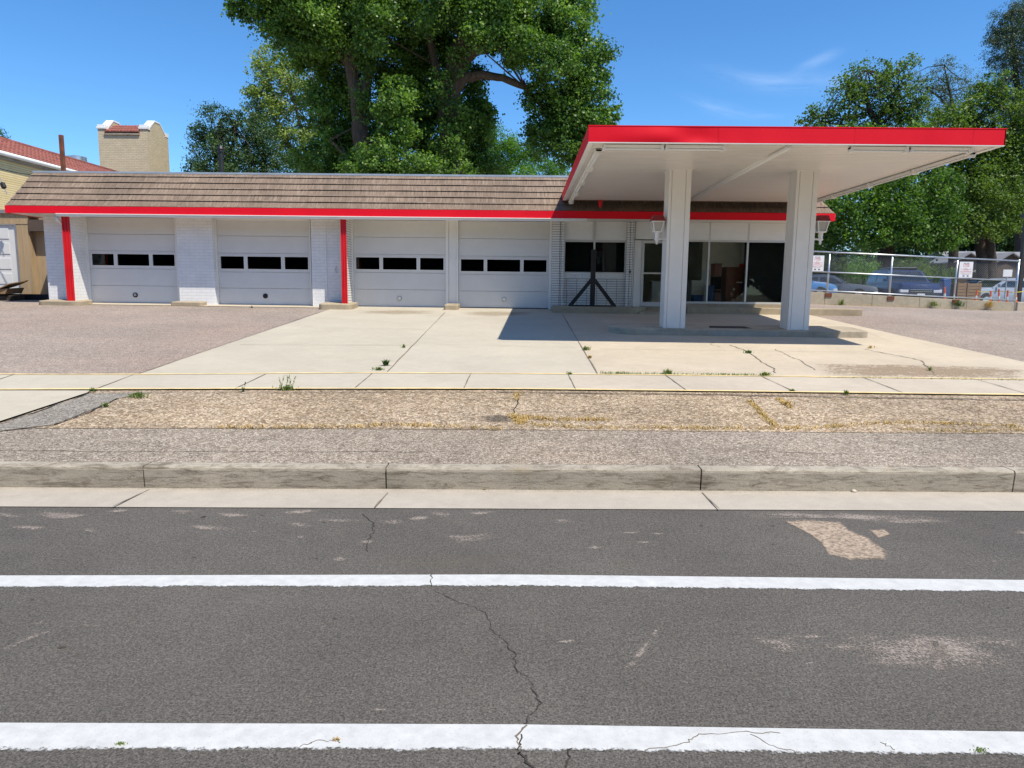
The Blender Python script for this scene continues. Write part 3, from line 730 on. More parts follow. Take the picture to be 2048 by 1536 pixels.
for a, c in ((bx0, xmid-.03), (xmid+.03, bx1)):
    MB().box(a, c, YS+.012, YS+.06, zw1+.03, zsp-.003).build('spandrel_panel', m_white, st, bevel=.004)
b = MB(); b.box(bx0, bx1, YS+.0, YS+.07, zw1+.002, zw1+.028); b.box(xmid-.028, xmid+.028, YS-.03, YS+.06, zw1+.03, zsp-.004); b.box(xmid-.025, xmid+.025, YS-.032, YS+.018, zw1-.38, zw1); b.build('spandrel_trim', m_alu, st)
# shop front: side panel, glass door, three big panes
dx0 = X(1268, YS)+.01; dx1 = X(1283, YS); dx2 = X(1332, YS); zd0 = 1.21; zt = 3.165
MB().box(dx0, dx1-.002, YS+.02, YS+.09, 1.15, zt).build('side_panel', m_white, st)
dr = MB()
fwid = .075
dr.box(dx1, dx1+fwid, YS, YS+.07, zd0, zt); dr.box(dx2-fwid, dx2, YS, YS+.07, zd0, zt)
dr.box(dx1+fwid+.001, dx2-fwid-.001, YS, YS+.07, zt-.09, zt); dr.box(dx1+fwid+.001, dx2-fwid-.001, YS, YS+.07, zd0, zd0+.13); dr.box(dx1+fwid+.001, dx2-fwid-.001, YS, YS+.07, 2.17, 2.22)
gd = dr.build('glass_door', m_alu, st, bevel=.004)
for a, c in ((zd0+.13, 2.17), (2.22, zt-.09)): MB().box(dx1+fwid, dx2-fwid, YS+.03, YS+.036, a, c).build('door_pane', m_gl, gd)
MB().box(dx1, dx2, YS-.03, YS+.2, .95, zd0-.002).build('threshold', m_step, st)
MB().tube([(dx2-fwid-.02, YS-.05, 2.05), (dx2-fwid-.02, YS-.05, 2.4)], .012, 8).build('door_handle', m_galv, gd)
xs_ = [dx2+.05, X(1374, YS)-.3, X(1417, YS), X(1494, YS), WR-.05-.05]
xs_ = [dx2+.06, X(1417, YS), X(1494.5, YS), X(1572, YS)]
zw = 1.37
b = MB(); fr = .05
b.box(dx2+.002, WR-.26, YS, YS+.08, zw-.06, zw); b.box(dx2+.002, WR-.26, YS, YS+.08, zt-.03, zt+.028)
for x in xs_: b.box(x-fr/2, x+fr/2, YS-.004, YS+.079, zw+.001, zt-.031)
sf = b.build('shop_window_frame', m_alu, st, bevel=.003)
for x0, x1 in zip(xs_[:-1], xs_[1:]): MB().box(x0+fr/2, x1-fr/2, YS+.035, YS+.041, zw, zt-.03).build('window_pane', m_gl, sf)
MB().box(xs_[-1]+fr/2, WR-.001, YS-.003, YS+.2, 1.0, zt-.032).build('end_wall', m_white, st)
for x0, x1 in zip([dx0]+xs_[1:], xs_[1:]+[WR]):
    MB().box(x0+.025, x1-.025, YS+.01, YS+.06, zt+.03, zsp-.002).build('spandrel_panel', m_white, st, bevel=.004)
MB().box(dx0, WR-.26, YS+.02, YS+.1, zt+.029, zsp-.004).build('spandrel_backing', m_alu, st)
MB().box(dx2+.002, WR-.001, YS-.01, YS+.2, 1.0, zw-.061).build('stall_riser', m_step, st)
# small fittings
MB().tube([(X(673, YP, 540), YP-.015, Z(673, 534, YP)), (X(673, YP, 540)-.03, YP-.03, Z(673, 540, YP)), (X(673, YP, 540), YP-.015, Z(673, 546, YP))], .014, 6).build('wall_bracket', m_galv, st)
MB().tube([(X(653, YP), YP-.012, 1.3), (X(653, YP), YP-.012, 3.6)], .012, 6).build('conduit', m_white, st)
MB().box(X(1143, YS, 588)-.035, X(1143, YS, 588)+.035, YS-.04, YS-.001, Z(1143, 592, YS), Z(1143, 584, YS)).build('outlet_box', m_galv, st)
MB().box(X(1260, YP, 543)-.02, X(1260, YP, 543)+.02, YP-.04, YP-.004, Z(1260, 546, YP), Z(1260, 541, YP)).build('door_bell', m_black, st)
MB().box(X(1260, YP, 607)-.03, X(1260, YP, 607)+.03, YP-.03, YP-.004, Z(1260, 609, YP), Z(1260, 604, YP)).build('outlet_box', m_galv, st)
# flue pipe on the flat roof
fp = at(443, 345, 26.0)
b = MB(); b.cyl((fp.x, 26, 4.94), .085, at(443, 304, 26).z-4.94, 14); zc = at(443, 304, 26).z
b.cyl((fp.x, 26, zc), .12, .06, 14, .12); b.cyl((fp.x, 26, zc+.1), .14, .1, 14, .10)
for k in range(4): b.box(fp.x-.01+.09*math.cos(k*1.57), fp.x+.01+.09*math.cos(k*1.57), 26-.01+.09*math.sin(k*1.57), 26.01+.09*math.sin(k*1.57), zc+.05, zc+.11)
b.build('flue_pipe', m_black, st, smooth_angle=40)
# interior of the shop
b = MB(); b.box(1.02, WR-.26, 21.55, 26.4, 1.20, 1.22); b.build('shop_floor', m_intfloor, st)
b = MB(); b.box(1.02, WR-.26, 26.4, 26.5, 1.22, 3.6); b.box(1.02, WR-.26, 21.64, 26.5, 3.601, 3.65); b.box(5.9, 6.0, 23.6, 26.39, 1.22, 3.6); b.build('shop_wall', m_intwall, st)
MB().box(xs_[2]+.05, WR-.27, 21.75, 21.8, 1.23, 3.5).build('curtain_shade_sheet', m_curtain_shade, st)

MB().box(1.03, 3.25, 21.75, 21.8, 1.23, 3.5).build('curtain_shade_sheet', m_curtain_shade, st)  # made-up black sheet added to keep the bay window dark
# things inside the shop, seen through the glass
def furniture(name, label, cat, px0, px1, py0, py1, Y, d, mat, legs=None, extra=None, zfloor=1.221):
    x0, x1 = X(px0, Y), X(px1, Y); z1 = Z((px0+px1)/2, py0, Y); z0 = zfloor
    t = thing(name, label, cat, ((x0+x1)/2, Y+d/2, z0))
    b = MB(); b.box(x0, x1, Y, Y+d, z0+.06, z1-.03); b.box(x0+.03, x1-.03, Y+.03, Y+d-.02, z0, z0+.059); b.build('carcass', mat, t, bevel=.008)
    MB().box(x0-.02, x1+.02, Y-.02, Y+d, z1-.029, z1).build('top', mat, t, bevel=.005)
    return t, x0, x1, z0, z1
t, x0, x1, z0, z1 = furniture('counter_cabinet', 'tall reddish brown cabinet behind the middle shop window', 'cabinet', 1453, 1491, 534, 604, 22.1, .5, m_brown)
MB().box(x0+.02, x1-.02, 22.075, 22.098, z0+.1, z1-.06).build('cabinet_door', m_brown, t, bevel=.006)
MB().box(x1-.25, x1-.05, 22.05, 22.074, 1.95, 1.98).build('handle', m_white, t)
tz = z1
tb = thing('tool_box', 'small bright red tool box on top of the brown cabinet', 'tool box', (X(1485, 22.3), 22.35, tz))
MB().box(X(1482, 22.3), X(1491, 22.3), 22.25, 22.45, tz, tz+.1).build('box_body', m_red, tb, bevel=.01)
MB().tube([(X(1484, 22.3), 22.35, tz+.101), (X(1484, 22.3)+.02, 22.35, tz+.14), (X(1489, 22.3)-.02, 22.35, tz+.14), (X(1489, 22.3), 22.35, tz+.101)], .01, 6).build('handle', m_black, tb)
t, x0, x1, z0, z1 = furniture('desk', 'pale grey desk behind the shop window beside the left column', 'desk', 1386, 1412, 561, 604, 22.6, .7, m_white)
for k in range(3): MB().box(x0+.03, x1-.03, 22.585, 22.599, z0+.1+k*.22, z0+.29+k*.22).build('drawer', m_intwall, t)
t, x0, x1, z0, z1 = furniture('storage_bin', 'blue plastic storage bin behind the shop window left of the brown cabinet', 'bin', 1420, 1431, 571, 604, 22.2, .4, m_blue)
t, x0, x1, z0, z1 = furniture('storage_bin', 'blue low bin standing in front of the pale desk', 'bin', 1391, 1409, 590, 604, 22.0, .35, m_blue)
t, x0, x1, z0, z1 = furniture('appliance', 'white boxy appliance behind the glass door', 'appliance', 1306, 1330, 562, 604, 23.2, .6, m_white)
t, x0, x1, z0, z1 = furniture('shelf_unit', 'dark red shelf unit at the back of the shop', 'shelf', 1430, 1444, 527, 575, 24.5, .5, m_brown)
for k in range(3): MB().box(x0+.04, x1-.04, 24.48, 24.499, z0+.2+k*.35, z0+.23+k*.35).build('shelf', m_wood, t)
ch = thing('office_chair', 'black chair with slim legs behind the shop window', 'chair', (X(1440, 22.8), 22.8, 1.221))
cx_ = X(1440, 22.8)
MB().box(cx_-.2, cx_+.2, 22.6, 23.0, 1.65, 1.71).build('seat', m_black, ch, bevel=.02); MB().box(cx_-.2, cx_+.2, 23.0, 23.05, 1.75, 2.15).build('backrest', m_black, ch, bevel=.02)
for sx in (-1, 1):
    for sy in (-1, 1): MB().tube([(cx_+sx*.17, 22.8+sy*.17, 1.65), (cx_+sx*.2, 22.8+sy*.2, 1.221)], .014, 6).build('leg', m_galv, ch)

# ------------------------------------------------------------------ the canopy
CY0, CY1, CZ, CT = 12.5, 20.33, 4.19, 4.455
cn = thing('canopy', 'large flat canopy with red edge and white ribbed underside standing on two square columns', 'canopy', (4.6, 16, 1.0))
def dent(x):   # the front sheet is slightly buckled
    return .012*math.exp(-((x-2.35)/.35)**2)*1.0-.010*math.exp(-((x-2.9)/.3)**2)+.006*math.exp(-((x-1.8)/.4)**2)
b = MB(); seams = [CANX0, 3.30, 5.62, 7.62, CANX1]
for x0, x1 in zip(seams[:-1], seams[1:]):
    n = max(6, int((x1-x0)/.08)); base = len(b.v)
    for i in range(n+1):
        x = x0+.002+(x1-x0-.004)*i/n
        for j in range(7):
            tz_ = j/6; b.v.append((x, CY0-dent(x)*math.sin(tz_*3.1)*(1-.6*tz_)*2.2, CZ+(CT-CZ)*tz_))
    for i in range(n):
        for j in range(6): q = base+i*7+j; b.f.append((q, q+7, q+8, q+1))
b.box(CANX0, CANX1, CY0+.03, CY0+.035, CZ, CT)
b.box(CANX0, CANX0+.02, CY0+.0, CY1+.6, CZ, CT); b.box(CANX1-.02, CANX1, CY0, CY1+.2, CZ, CT)
b.box(CANX0-.008, CANX1+.008, CY0-.006, CY0+.05, CT-.002, CT+.012)
cf = b.build('fascia', m_red, cn, smooth_angle=25)
MB().box(CANX0+.03, CANX1-.03, CY0+.06, CY1+.5, CT-.1, CT-.02).build('roof_deck', m_flat, cn)
b = MB(); n = 52; yy0, yy1 = CY0+.045, CY1
for k in range(n):
    a = yy0+(yy1-yy0)*k/n; c = yy0+(yy1-yy0)*(k+1)/n
    b.box(CANX0+.022, CANX1-.022, a+.009, c-.009, CZ+.004, CZ+.03)
b.box(CANX0+.022, CANX1-.022, yy0, yy1, CZ+.032, CZ+.05)
b.build('soffit', m_soffit, cn)
b = MB(); b.box(CANX0, CANX1, CY0+.001, CY0+.075, CZ-.012, CZ-.001); b.box(CANX0+.001, CANX0+.09, CY0+.076, CY1, CZ-.012, CZ-.001); b.box(CANX1-.09, CANX1-.001, CY0+.076, CY1, CZ-.012, CZ-.001)
b.build('edge_channel', m_white, cn)
MB().box(CANX0+.05, CANX1-.05, CY1+.001, CY1+.03, CZ-.02, CZ+.1).build('rear_closure', m_mansard_wood, cn)
xr_ = onz(1440, 365, CZ-.03).x
xr_ = .5*(onz(1565, 295, CZ).x+onz(1385, 398, CZ).x)
MB().tube([(xr_, CY0+.12, CZ-.03), (xr_, CY1-.05, CZ-.03)], .045, 10).build('conduit', m_white, cn, smooth=True)
# columns
CYF = 15.2
for pl, pr in ((1327, 1370), (1575.5, 1617.5)):
    x0, x1 = at(pl, 650, CYF).x, at(pr, 650, CYF).x; D = .47; zi = P((x0+x1)/2, 15.06)+.15
    b = MB(); b.box(x0+.022, x1-.022, CYF+.022, CYF+D-.022, zi, CZ+.01)
    for y0_, y1_ in ((CYF, CYF+.0219), (CYF+D-.0219, CYF+D)):
        for a, c in ((x0, x0+.055), (x0+.064, x1-.114), (x1-.105, x1)): b.box(a, c, y0_, y1_, zi, CZ+.008)
    for xa, xb in ((x0, x0+.0219), (x1-.0219, x1)):
        for a, c in ((CYF+.022, CYF+.10), (CYF+.109, CYF+D-.109), (CYF+D-.10, CYF+D-.022)): b.box(xa, xb, a, c, zi, CZ+.008)
    c_ = b.build('column', m_whitecol, cn)
    MB().box(x0-.02, x1+.02, CYF-.02, CYF+D+.02, CZ-.012, CZ+.009).build('column_collar', m_white, c_)
# strip lights under the canopy edges
def strip(x0, y0, x1, y1, label):
    t = thing('strip_light', label, 'strip light', ((x0+x1)/2, (y0+y1)/2, CZ-.012), group='strip lights under the canopy')
    v = Vector((x1-x0, y1-y0, 0)); ln_ = v.length; v.normalize(); s = Vector((-v.y, v.x, 0))
    a, c = Vector((x0, y0, 0)), Vector((x1, y1, 0))
    def bar(b, p, q, hw, z0, z1): b.hull8([tuple(p-s*hw+Vector((0, 0, z0))), tuple(q-s*hw+Vector((0, 0, z0))), tuple(q+s*hw+Vector((0, 0, z0))), tuple(p+s*hw+Vector((0, 0, z0)))], [tuple(p-s*hw*1.3+Vector((0, 0, z1))), tuple(q-s*hw*1.3+Vector((0, 0, z1))), tuple(q+s*hw*1.3+Vector((0, 0, z1))), tuple(p+s*hw*1.3+Vector((0, 0, z1)))])
    b = MB(); bar(b, a, c, .05, CZ-.055, CZ-.013); b.build('housing', m_white, t, bevel=.004)
    MB().tube([tuple(a+v*.06+Vector((0, 0, CZ-.075))), tuple(c-v*.06+Vector((0, 0, CZ-.075)))], .018, 8).build('tube', m_conew, t)
    for p in (a, c-v*.05):
        b = MB(); bar(b, p, p+v*.05, .06, CZ-.1, CZ-.012); b.build('end_cap', m_white, t)
fy = CY0+.2
def xz(px): return onz(px, 292, CZ-.05).x
for a, c, l in ((1206, 1331, 'strip light at the front left corner under the canopy edge'), (1332, 1457, 'strip light under the front canopy edge, above left of the left column'), (1713, 1836, 'strip light under the front canopy edge, right of the right column'), (1838, 1972, 'strip light under the front edge nearest the far right canopy corner')):
    strip(xz(a)+.01, fy, xz(c)-.01, fy, l)
for i, l in enumerate(('front', 'second', 'third', 'rear')):
    y0 = CY0+.55+i*1.9; strip(CANX0+.24, y0, CANX0+.24, y0+1.7, '%s strip light in the row along the left canopy edge' % l)
    strip(CANX1-.2, y0, CANX1-.2, y0+1.85, '%s strip light in the row along the right canopy edge' % l)
# small red lamp hanging at the rear of the canopy
rl = at(1200, 410, 20.25); t = thing('beacon', 'small red lamp hanging under the rear edge of the canopy', 'lamp', (rl.x, 20.2, CZ-.2))
MB().box(rl.x-.05, rl.x+.05, 20.15, 20.25, CZ-.13, CZ-.013).build('housing', m_redfin, t, bevel=.01); MB().tube([(rl.x, 20.2, CZ-.21), (rl.x, 20.2, CZ-.131)], [.03, .045], 10).build('lens', m_red, t)

# wall lanterns on the columns
def lantern(cx_, cy_, cz_, side, wall_x, label):
    t = thing('wall_lantern', label, 'lantern', (cx_, cy_, cz_), group='lanterns bracketed to the canopy columns')
    h = .19
    def ring(hw, z): return [(cx_-hw, cy_-hw, z), (cx_+hw, cy_-hw, z), (cx_+hw, cy_+hw, z), (cx_-hw, cy_+hw, z)]
    MB().hull8(ring(.145, cz_+h), ring(.105, cz_+h+.12)).build('roof', m_lampred, t, bevel=.006)
    MB().hull8(ring(.062, cz_-.02), ring(.105, cz_+h-.005)).build('lens', m_lampglass, t)
    b = MB()
    for a, c in zip(ring(.075, cz_-.02), ring(.12, cz_+h)): b.tube([a, c], .013, 6)
    b.box(cx_-.088, cx_+.088, cy_-.088, cy_+.088, cz_-.045, cz_-.021)
    for s in (-1, 1):
        b.box(cx_-.135, cx_+.135, cy_+s*.125-.011, cy_+s*.125+.011, cz_+h-.02, cz_+h-.001)
        b.box(cx_+s*.125-.011, cx_+s*.125+.011, cy_-.113, cy_+.113, cz_+h-.02, cz_+h-.001)
    b.build('frame', m_white, t)
    b = MB(); b.tube([(cx_, cy_, cz_-.045), (cx_, cy_, cz_-.17), (cx_, cy_, cz_-.18), (cx_, cy_, cz_-.21), (cx_, cy_, cz_-.215), (cx_, cy_, cz_-.27), (cx_, cy_, cz_-.275), (cx_, cy_, cz_-.3)], [.05, .046, .058, .05, .03, .022, .03, .008], 12)
    b.build('stem', m_white, t, smooth_angle=40)
    MB().tube([(cx_, cy_, cz_-.19), (cx_+(wall_x-cx_)*.5, cy_, cz_-.185), (wall_x, cy_, cz_-.17)], .018, 8).build('bracket_arm', m_white, t)
lz = at(1315, 453, 15.4).z-.08
lantern(at(1315, 445, 15.42).x, 15.42, lz, -1, at(1327, 650, CYF).x+.0, 'red roofed lantern bracketed to the left canopy column')
lantern(at(1641, 445, 15.44).x+.02, 15.44, at(1641, 453, 15.4).z-.08, 1, at(1617.5, 650, CYF).x-.0, 'red roofed lantern bracketed to the right canopy column')

# ------------------------------------------------------------------ concrete islands, steps, nose blocks
def slabblock(name, label, cat, outline, h, mat, ztop=None, group=None, lift=0):
    """low concrete block with a rounded outline standing on the sloping ground"""
    n = len(outline); b = MB()
    lo = [(x, y, P(x, y)-.03) for x, y in outline]
    cxm = sum(p[0] for p in outline)/n; cym = sum(p[1] for p in outline)/n
    up = [(x, y, (P(x, y)+h) if ztop is None else ztop) for x, y in outline]
    ar = sum(outline[i][0]*outline[(i+1) % n][1]-outline[(i+1) % n][0]*outline[i][1] for i in range(n))
    if ar < 0: lo.reverse(); up.reverse()
    b.add(lo+up, [tuple(range(n-1, -1, -1)), tuple(range(n, 2*n))]+[(i, (i+1) % n, n+(i+1) % n, n+i) for i in range(n)])
    o = b.build(name, mat, bevel=.018); return tag(o, label, cat, group)
def capsule(x0, x1, y0, y1, rl, rr, n=10):
    pts = []
    def arc(cx_, cy_, r, a0, a1):
        for k in range(n+1):
            a = a0+(a1-a0)*k/n; pts.append((cx_+r*math.cos(a), cy_+r*math.sin(a)))
    arc(x0+rl, y0+rl, rl, math.pi, 1.5*math.pi); arc(x1-rr, y0+rr, rr, 1.5*math.pi, 2*math.pi)
    arc(x1-rr, y1-rr, rr, 0, .5*math.pi); arc(x0+rl, y1-rl, rl, .5*math.pi, math.pi); return pts
isl = slabblock('pump_island', 'long weathered concrete island with rounded ends under the canopy columns', 'kerb island', capsule(1.9, 7.42, 15.05, 16.15, .5, .2), .15, m_island)
xi0, xi1 = at(1420, 652, 15.3).x, at(1506, 652, 15.3).x
zi = P(4.7, 15.5)+.153
b = MB(); b.poly([(xi0, 15.35, P(xi0, 15.35)+.154), (xi1, 15.35, P(xi1, 15.35)+.154), (xi1-.05, 15.75, P(xi1, 15.75)+.154), (xi0+.1, 15.75, P(xi0, 15.75)+.154)]); b.build('pit_shade_plate', m_dark, isl, world=False)  # flat dark plate paints the shade of the pit opening
xs0, xs1 = at(1416, 660, 15.03).x, at(1559, 660, 15.03).x
b = MB(); b.box(xs0, xs1, 15.034, 15.06, P(4.7, 15)-.01, P(4.7, 15.05)+.12); b.build('patched_kerb_face', m_gutter, isl, world=False)
slabblock('concrete_step', 'low concrete step along the wall under the bay window', 'step', [(.84, 20.15), (3.25, 20.15), (3.72, 21.30), (.84, 21.30)], .2, m_step, ztop=1.195)
slabblock('concrete_step', 'long cracked concrete step in front of the shop windows', 'step', [(4.75, 20.50), (9.85, 20.58), (9.85, 21.5), (8.30, 21.5), (8.30, 21.28), (4.9, 21.28)], .2, m_step, ztop=1.21)
slabblock('door_ramp', 'short sloping concrete ramp at the glass door', 'ramp', [(3.30, 20.1), (4.72, 20.45), (4.88, 21.28), (3.74, 21.28)], .06, m_step)
slabblock('kerb_block', 'rounded concrete kerb at the foot of the left red post', 'kerb block', capsule(-14.25, -12.95, 20.36, 21.17, .2, .25), .125, m_step, group='kerb blocks along the garage')
slabblock('kerb_block', 'plain straight kerb block at the white pier between the first two garage doors', 'kerb block', capsule(-10.48, -9.55, 20.75, 21.17, .05, .08), .12, m_step, group='kerb blocks along the garage')
slabblock('kerb_block', 'rounded concrete kerb at the foot of the second red post', 'kerb block', capsule(-5.93, -4.95, 20.22, 21.17, .15, .2), .16, m_step, group='kerb blocks along the garage')
slabblock('kerb_block', 'small chipped kerb block under the slim post between two garage doors', 'kerb block', capsule(-2.33, -1.92, 20.6, 21.35, .06, .06), .15, m_step, group='kerb blocks along the garage')
# black steel sign stand before the bay window
sx = X(1187, 20.75); sp = thing('post_stand', 'black steel post stand with two braces in front of the bay window', 'stand', (sx, 20.8, 1.195))
Ys = 20.78; zs0 = 1.197; zs1 = Z(1187, 499, Ys); zb1 = Z(1187, 560, Ys); xh = (X(1235, Ys, 608)-X(1140, Ys, 608))/2
MB().box(sx-.07, sx+.07, Ys-.05, Ys+.05, zs0, zs1).build('post', m_black, sp, bevel=.006)
MB().box(sx-xh, sx-.072, Ys-.045, Ys+.045, zs0, zs0+.04).add([], []).box(sx+.072, sx+xh, Ys-.045, Ys+.045, zs0, zs0+.04).build('base_bar', m_black, sp)
for s in (-1, 1):
    w_ = .08
    MB().prism([(sx+s*.072, Ys-.04, zb1+.05), (sx+s*.072, Ys-.04, zb1-.11), (sx+s*(xh-.14), Ys-.04, zs0+.042), (sx+s*xh, Ys-.04, zs0+.042)], (0, .08, 0)).build('brace', m_black, sp)

# ------------------------------------------------------------------ neighbouring buildings on the left
def onx(px, py, X0):
    r = ray(px, py); return Vector((0, 0, EYE))+r*(X0/r.x)
yb = thing('tile_roofed_house', 'yellow sided building with red clay tile roof beyond the garage', 'building', (-22, 32, 1.2))
EX, EZ, RX, RZ = -20.0, 6.62, -22.3, 7.68
MB().box(-24.3, -20.12, 22, 41.9, 1.0, 6.42).build('wall', m_ybw, yb)
b = MB(); b.prism([(-20.36, 22.01, 6.421), (-24.29, 22.01, 6.421), (RX, 22.01, RZ-.12)], (0, .2, 0)); b.build('gable_wall', m_ybw, yb)
# barrel tiles: rows of half round ridges down the slope
b = MB(); dv = Vector((RX-EX, 0, RZ-EZ)); nrm = Vector((-dv.z, 0, dv.x))*-1; nrm = nrm if nrm.z > 0 else -nrm; nrm.normalize()
y0, y1 = 21.6, 42.2; pitch_ = .24; ny = int((y1-y0)/pitch_)
for row in range(7):
    a, c = row/7, min(1, (row+1)/7+.03); lift = .03
    for i in range(ny):
        yc = y0+(i+.5)*pitch_; base = len(b.v)
        for tt, lf in ((a, lift+.02), (c, lift)):
            o_ = Vector((EX, 0, EZ))+dv*tt
            for k in range(6):
                an = math.pi*k/5; b.v.append(tuple(o_+Vector((0, yc-math.cos(an)*pitch_*.5, 0))+nrm*(lf+math.sin(an)*.075)))
        for k in range(5): b.f.append((base+k, base+k+1, base+6+k+1, base+6+k))
        b.f.append(tuple(base+k for k in range(6)))
b.build('tile_roof', m_tile, yb, smooth_angle=50)
MB().prism([(EX-.02, 21.7, EZ-.05), (EX-.02, 21.7, EZ+.02), (RX, 21.7, RZ), (-24.6, 21.7, EZ+.02), (-24.6, 21.7, EZ-.05)], (0, 20.4, 0)).build('roof_deck', m_tile, yb)
MB().tube([(RX, 21.6, RZ+.06), (RX, 42.2, RZ+.06)], .12, 10).build('ridge_cap', m_tile, yb, smooth=True)
MB().tube([(EX+.06, 21.6, EZ-.02), (EX+.06, 42.2, EZ-.02)], .085, 10).build('rain_gutter', m_white, yb, smooth=True)
m_eave = simple('peeling eave boards', (.30, .25, .19), .85, .45, 3, .2, 25, stretch=(1, .5, 4))
MB().box(-20.118, -20.02, 21.7, 42.0, 6.40, 6.55).build('eave_boards', m_eave, yb)
# galvanised roof fan
vf = at(154, 329, 36.5)
vt = thing('roof_fan', 'round galvanised exhaust fan on the tile roofed building', 'exhaust fan', (vf.x, 36.5, vf.z-.1))
MB().cyl((vf.x, 36.5, vf.z-.3), .45, .32, 20).build('collar', m_galv, vt, smooth_angle=40); MB().cyl((vf.x, 36.5, vf.z+.03), .46, .34, 24).build('drum', m_galv, vt, smooth_angle=40); MB().cyl((vf.x, 36.5, vf.z+.371), .40, .06, 24, .2).build('cap', m_galv, vt, smooth_angle=40)
# rusty post
rp0, rp1 = at(127, 342, 23.0), at(122, 270, 23.0)
rp = thing('rusty_post', 'rusty steel post rising behind the left end of the shingle roof', 'post', (rp0.x, 23, 1.1))
MB().hull8([(rp0.x-.055, 22.945, 4.95), (rp0.x+.055, 22.945, 4.95), (rp0.x+.055, 23.055, 4.95), (rp0.x-.055, 23.055, 4.95)], [(rp1.x-.055, 22.945, rp1.z), (rp1.x+.055, 22.945, rp1.z), (rp1.x+.055, 23.055, rp1.z), (rp1.x-.055, 23.055, rp1.z)]).build('shaft', m_rust, rp, bevel=.01)
MB().box(rp0.x-.13, rp0.x+.13, 22.9, 23.1, 4.941, 4.955).build('base_plate', m_rust, rp)
MB().tube([(rp0.x+.2, 23, 4.945), (rp0.x+.24, 23, 5.12), (rp0.x+.17, 23, 5.2)], .03, 8).build('cable_anchor', m_galv, rp)
# brick tower
TX0, TX1, TY0, TY1 = -25.12, -22.22, 42.3, 44.8
tw = thing('brick_tower', 'square yellow brick tower with white stepped copings and a small red tile roof', 'tower', ((TX0+TX1)/2, 43.5, 1.2))
zs = at(240, 258, TY0).z
b = MB(); b.box(TX0, TX1, TY0, TY1, 1.0, zs-.35)
pw = .42; ymid = (TY0+TY1)/2
for xa, xb in ((TX0, TX0+pw), (TX1-pw, TX1)):
    b.prism([(xa, TY0, zs-.349), (xa, TY0, zs), (xa, TY0+.35, zs+.06), (xa, ymid-.3, zs+.58), (xa, ymid+.3, zs+.58), (xa, TY1-.35, zs+.06), (xa, TY1, zs), (xa, TY1, zs-.349)], (xb-xa, 0, 0))
b.build('wall', m_yb, tw)
for xa, xb in ((TX0-.02, TX0+pw+.02), (TX1-pw-.02, TX1+.02)):
    b = MB(); b.box(xa-.03, xb+.03, TY0-.06, TY0+.34, zs+.002, zs+.14); b.box(xa+.01, xb-.01, TY0-.03, TY0+.33, zs+.141, zs+.25)
    b.prism([(xa, TY0+.36, zs+.07), (xa, TY0+.36, zs+.24), (xa, ymid-.3, zs+.70), (xa, ymid+.3, zs+.70), (xa, TY1-.36, zs+.22), (xa, TY1-.36, zs+.07), (xa, ymid+.3, zs+.60), (xa, ymid-.3, zs+.60)], (xb-xa, 0, 0))
    b.box(xa, xb, TY1-.35, TY1+.04, zs+.002, zs+.25)
    b.build('coping', m_white, tw, bevel=.015)
b = MB(); nt = 11; wq = (TX1-TX0-2*pw)/nt
for row in range(3):
    ya, yc = TY0-.1+row*.42, TY0-.1+(row+1)*.42+.02; za, zc = zs-.2+row*.2, zs-.2+(row+1)*.2
    for i in range(nt):
        xc = TX0+pw+(i+.5)*wq; base = len(b.v)
        for (yy_, zz_, l) in ((ya, za, .03), (yc, zc, .0)):
            for k in range(6): an = math.pi*k/5; b.v.append((xc-math.cos(an)*wq*.5, yy_, zz_+l+math.sin(an)*.09))
        for k in range(5): b.f.append((base+k, base+k+1, base+6+k+1, base+6+k))
        b.f.append(tuple(base+k for k in range(6)))
b.prism([(TX0+pw+.001, TY0-.08, zs-.22), (TX0+pw+.001, ymid, zs+.42), (TX0+pw+.001, TY1, zs-.22)], (TX1-TX0-2*pw-.002, 0, 0))
b.build('tile_roof', m_tile, tw, smooth_angle=50)
MB().box(TX0+pw, TX1-pw, TY0-.08, TY0-.002, zs-.34, zs-.24).build('eave_board', m_eave, tw)
# tan shed with white panelled garage door
SY = 23.2
sh = thing('tan_shed', 'tan plywood shed with white panelled garage door beside the station', 'shed', (-18, 24, 1.1))
sx1 = X(57, SY, 450)
dxr = X(35, SY, 520); dzt = Z(20, 451, SY); dzb = 1.1
b = MB(); b.box(dxr+.05, sx1, SY, SY+.12, 1.0, 4.05); b.box(-21, dxr+.049, SY, SY+.12, dzt+.05, 4.05)
for k in range(14):
    xx = sx1-.02-k*.21
    if xx > dxr+.08: b.box(xx-.006, xx+.006, SY-.012, SY-.001, 1.0, dzt-.0)
    b.box(xx-.006, xx+.006, SY-.012, SY-.001, dzt+.08, 4.0)
b.box(-21, sx1, SY-.014, SY-.0005, dzt+.05, dzt+.075)
b.build('wall', m_tan, sh)
b = MB(); b.box(sx1+.001, WL-.02, SY+.25, SY+.35, 1.0, 3.9); b.box(sx1-.12, sx1, SY+.121, SY+6, 1.0, 3.95); b.build('side_wall', m_tan, sh)
MB().box(sx1+.02, WL-.03, SY-.05, SY+.249, 3.38, 3.75).build('dark_band', m_brownwall, sh)  # dark box across the top of the side wall
b = MB(); b.hull8([(-21.2, SY-.06, 3.95), (sx1+.25, SY-.06, 3.95), (sx1+.25, SY+7, 4.6), (-21.2, SY+7, 4.6)], [(-21.2, SY-.06, 4.06), (sx1+.25, SY-.06, 4.06), (sx1+.25, SY+7, 4.71), (-21.2, SY+7, 4.71)]); b.build('shed_roof', m_slate, sh)
b = MB(); b.box(-20, dxr, SY+.03, SY+.07, dzb, dzt)
ph = (dzt-dzb-.3)/4
door = b.build('garage_door', m_gdoor, sh)
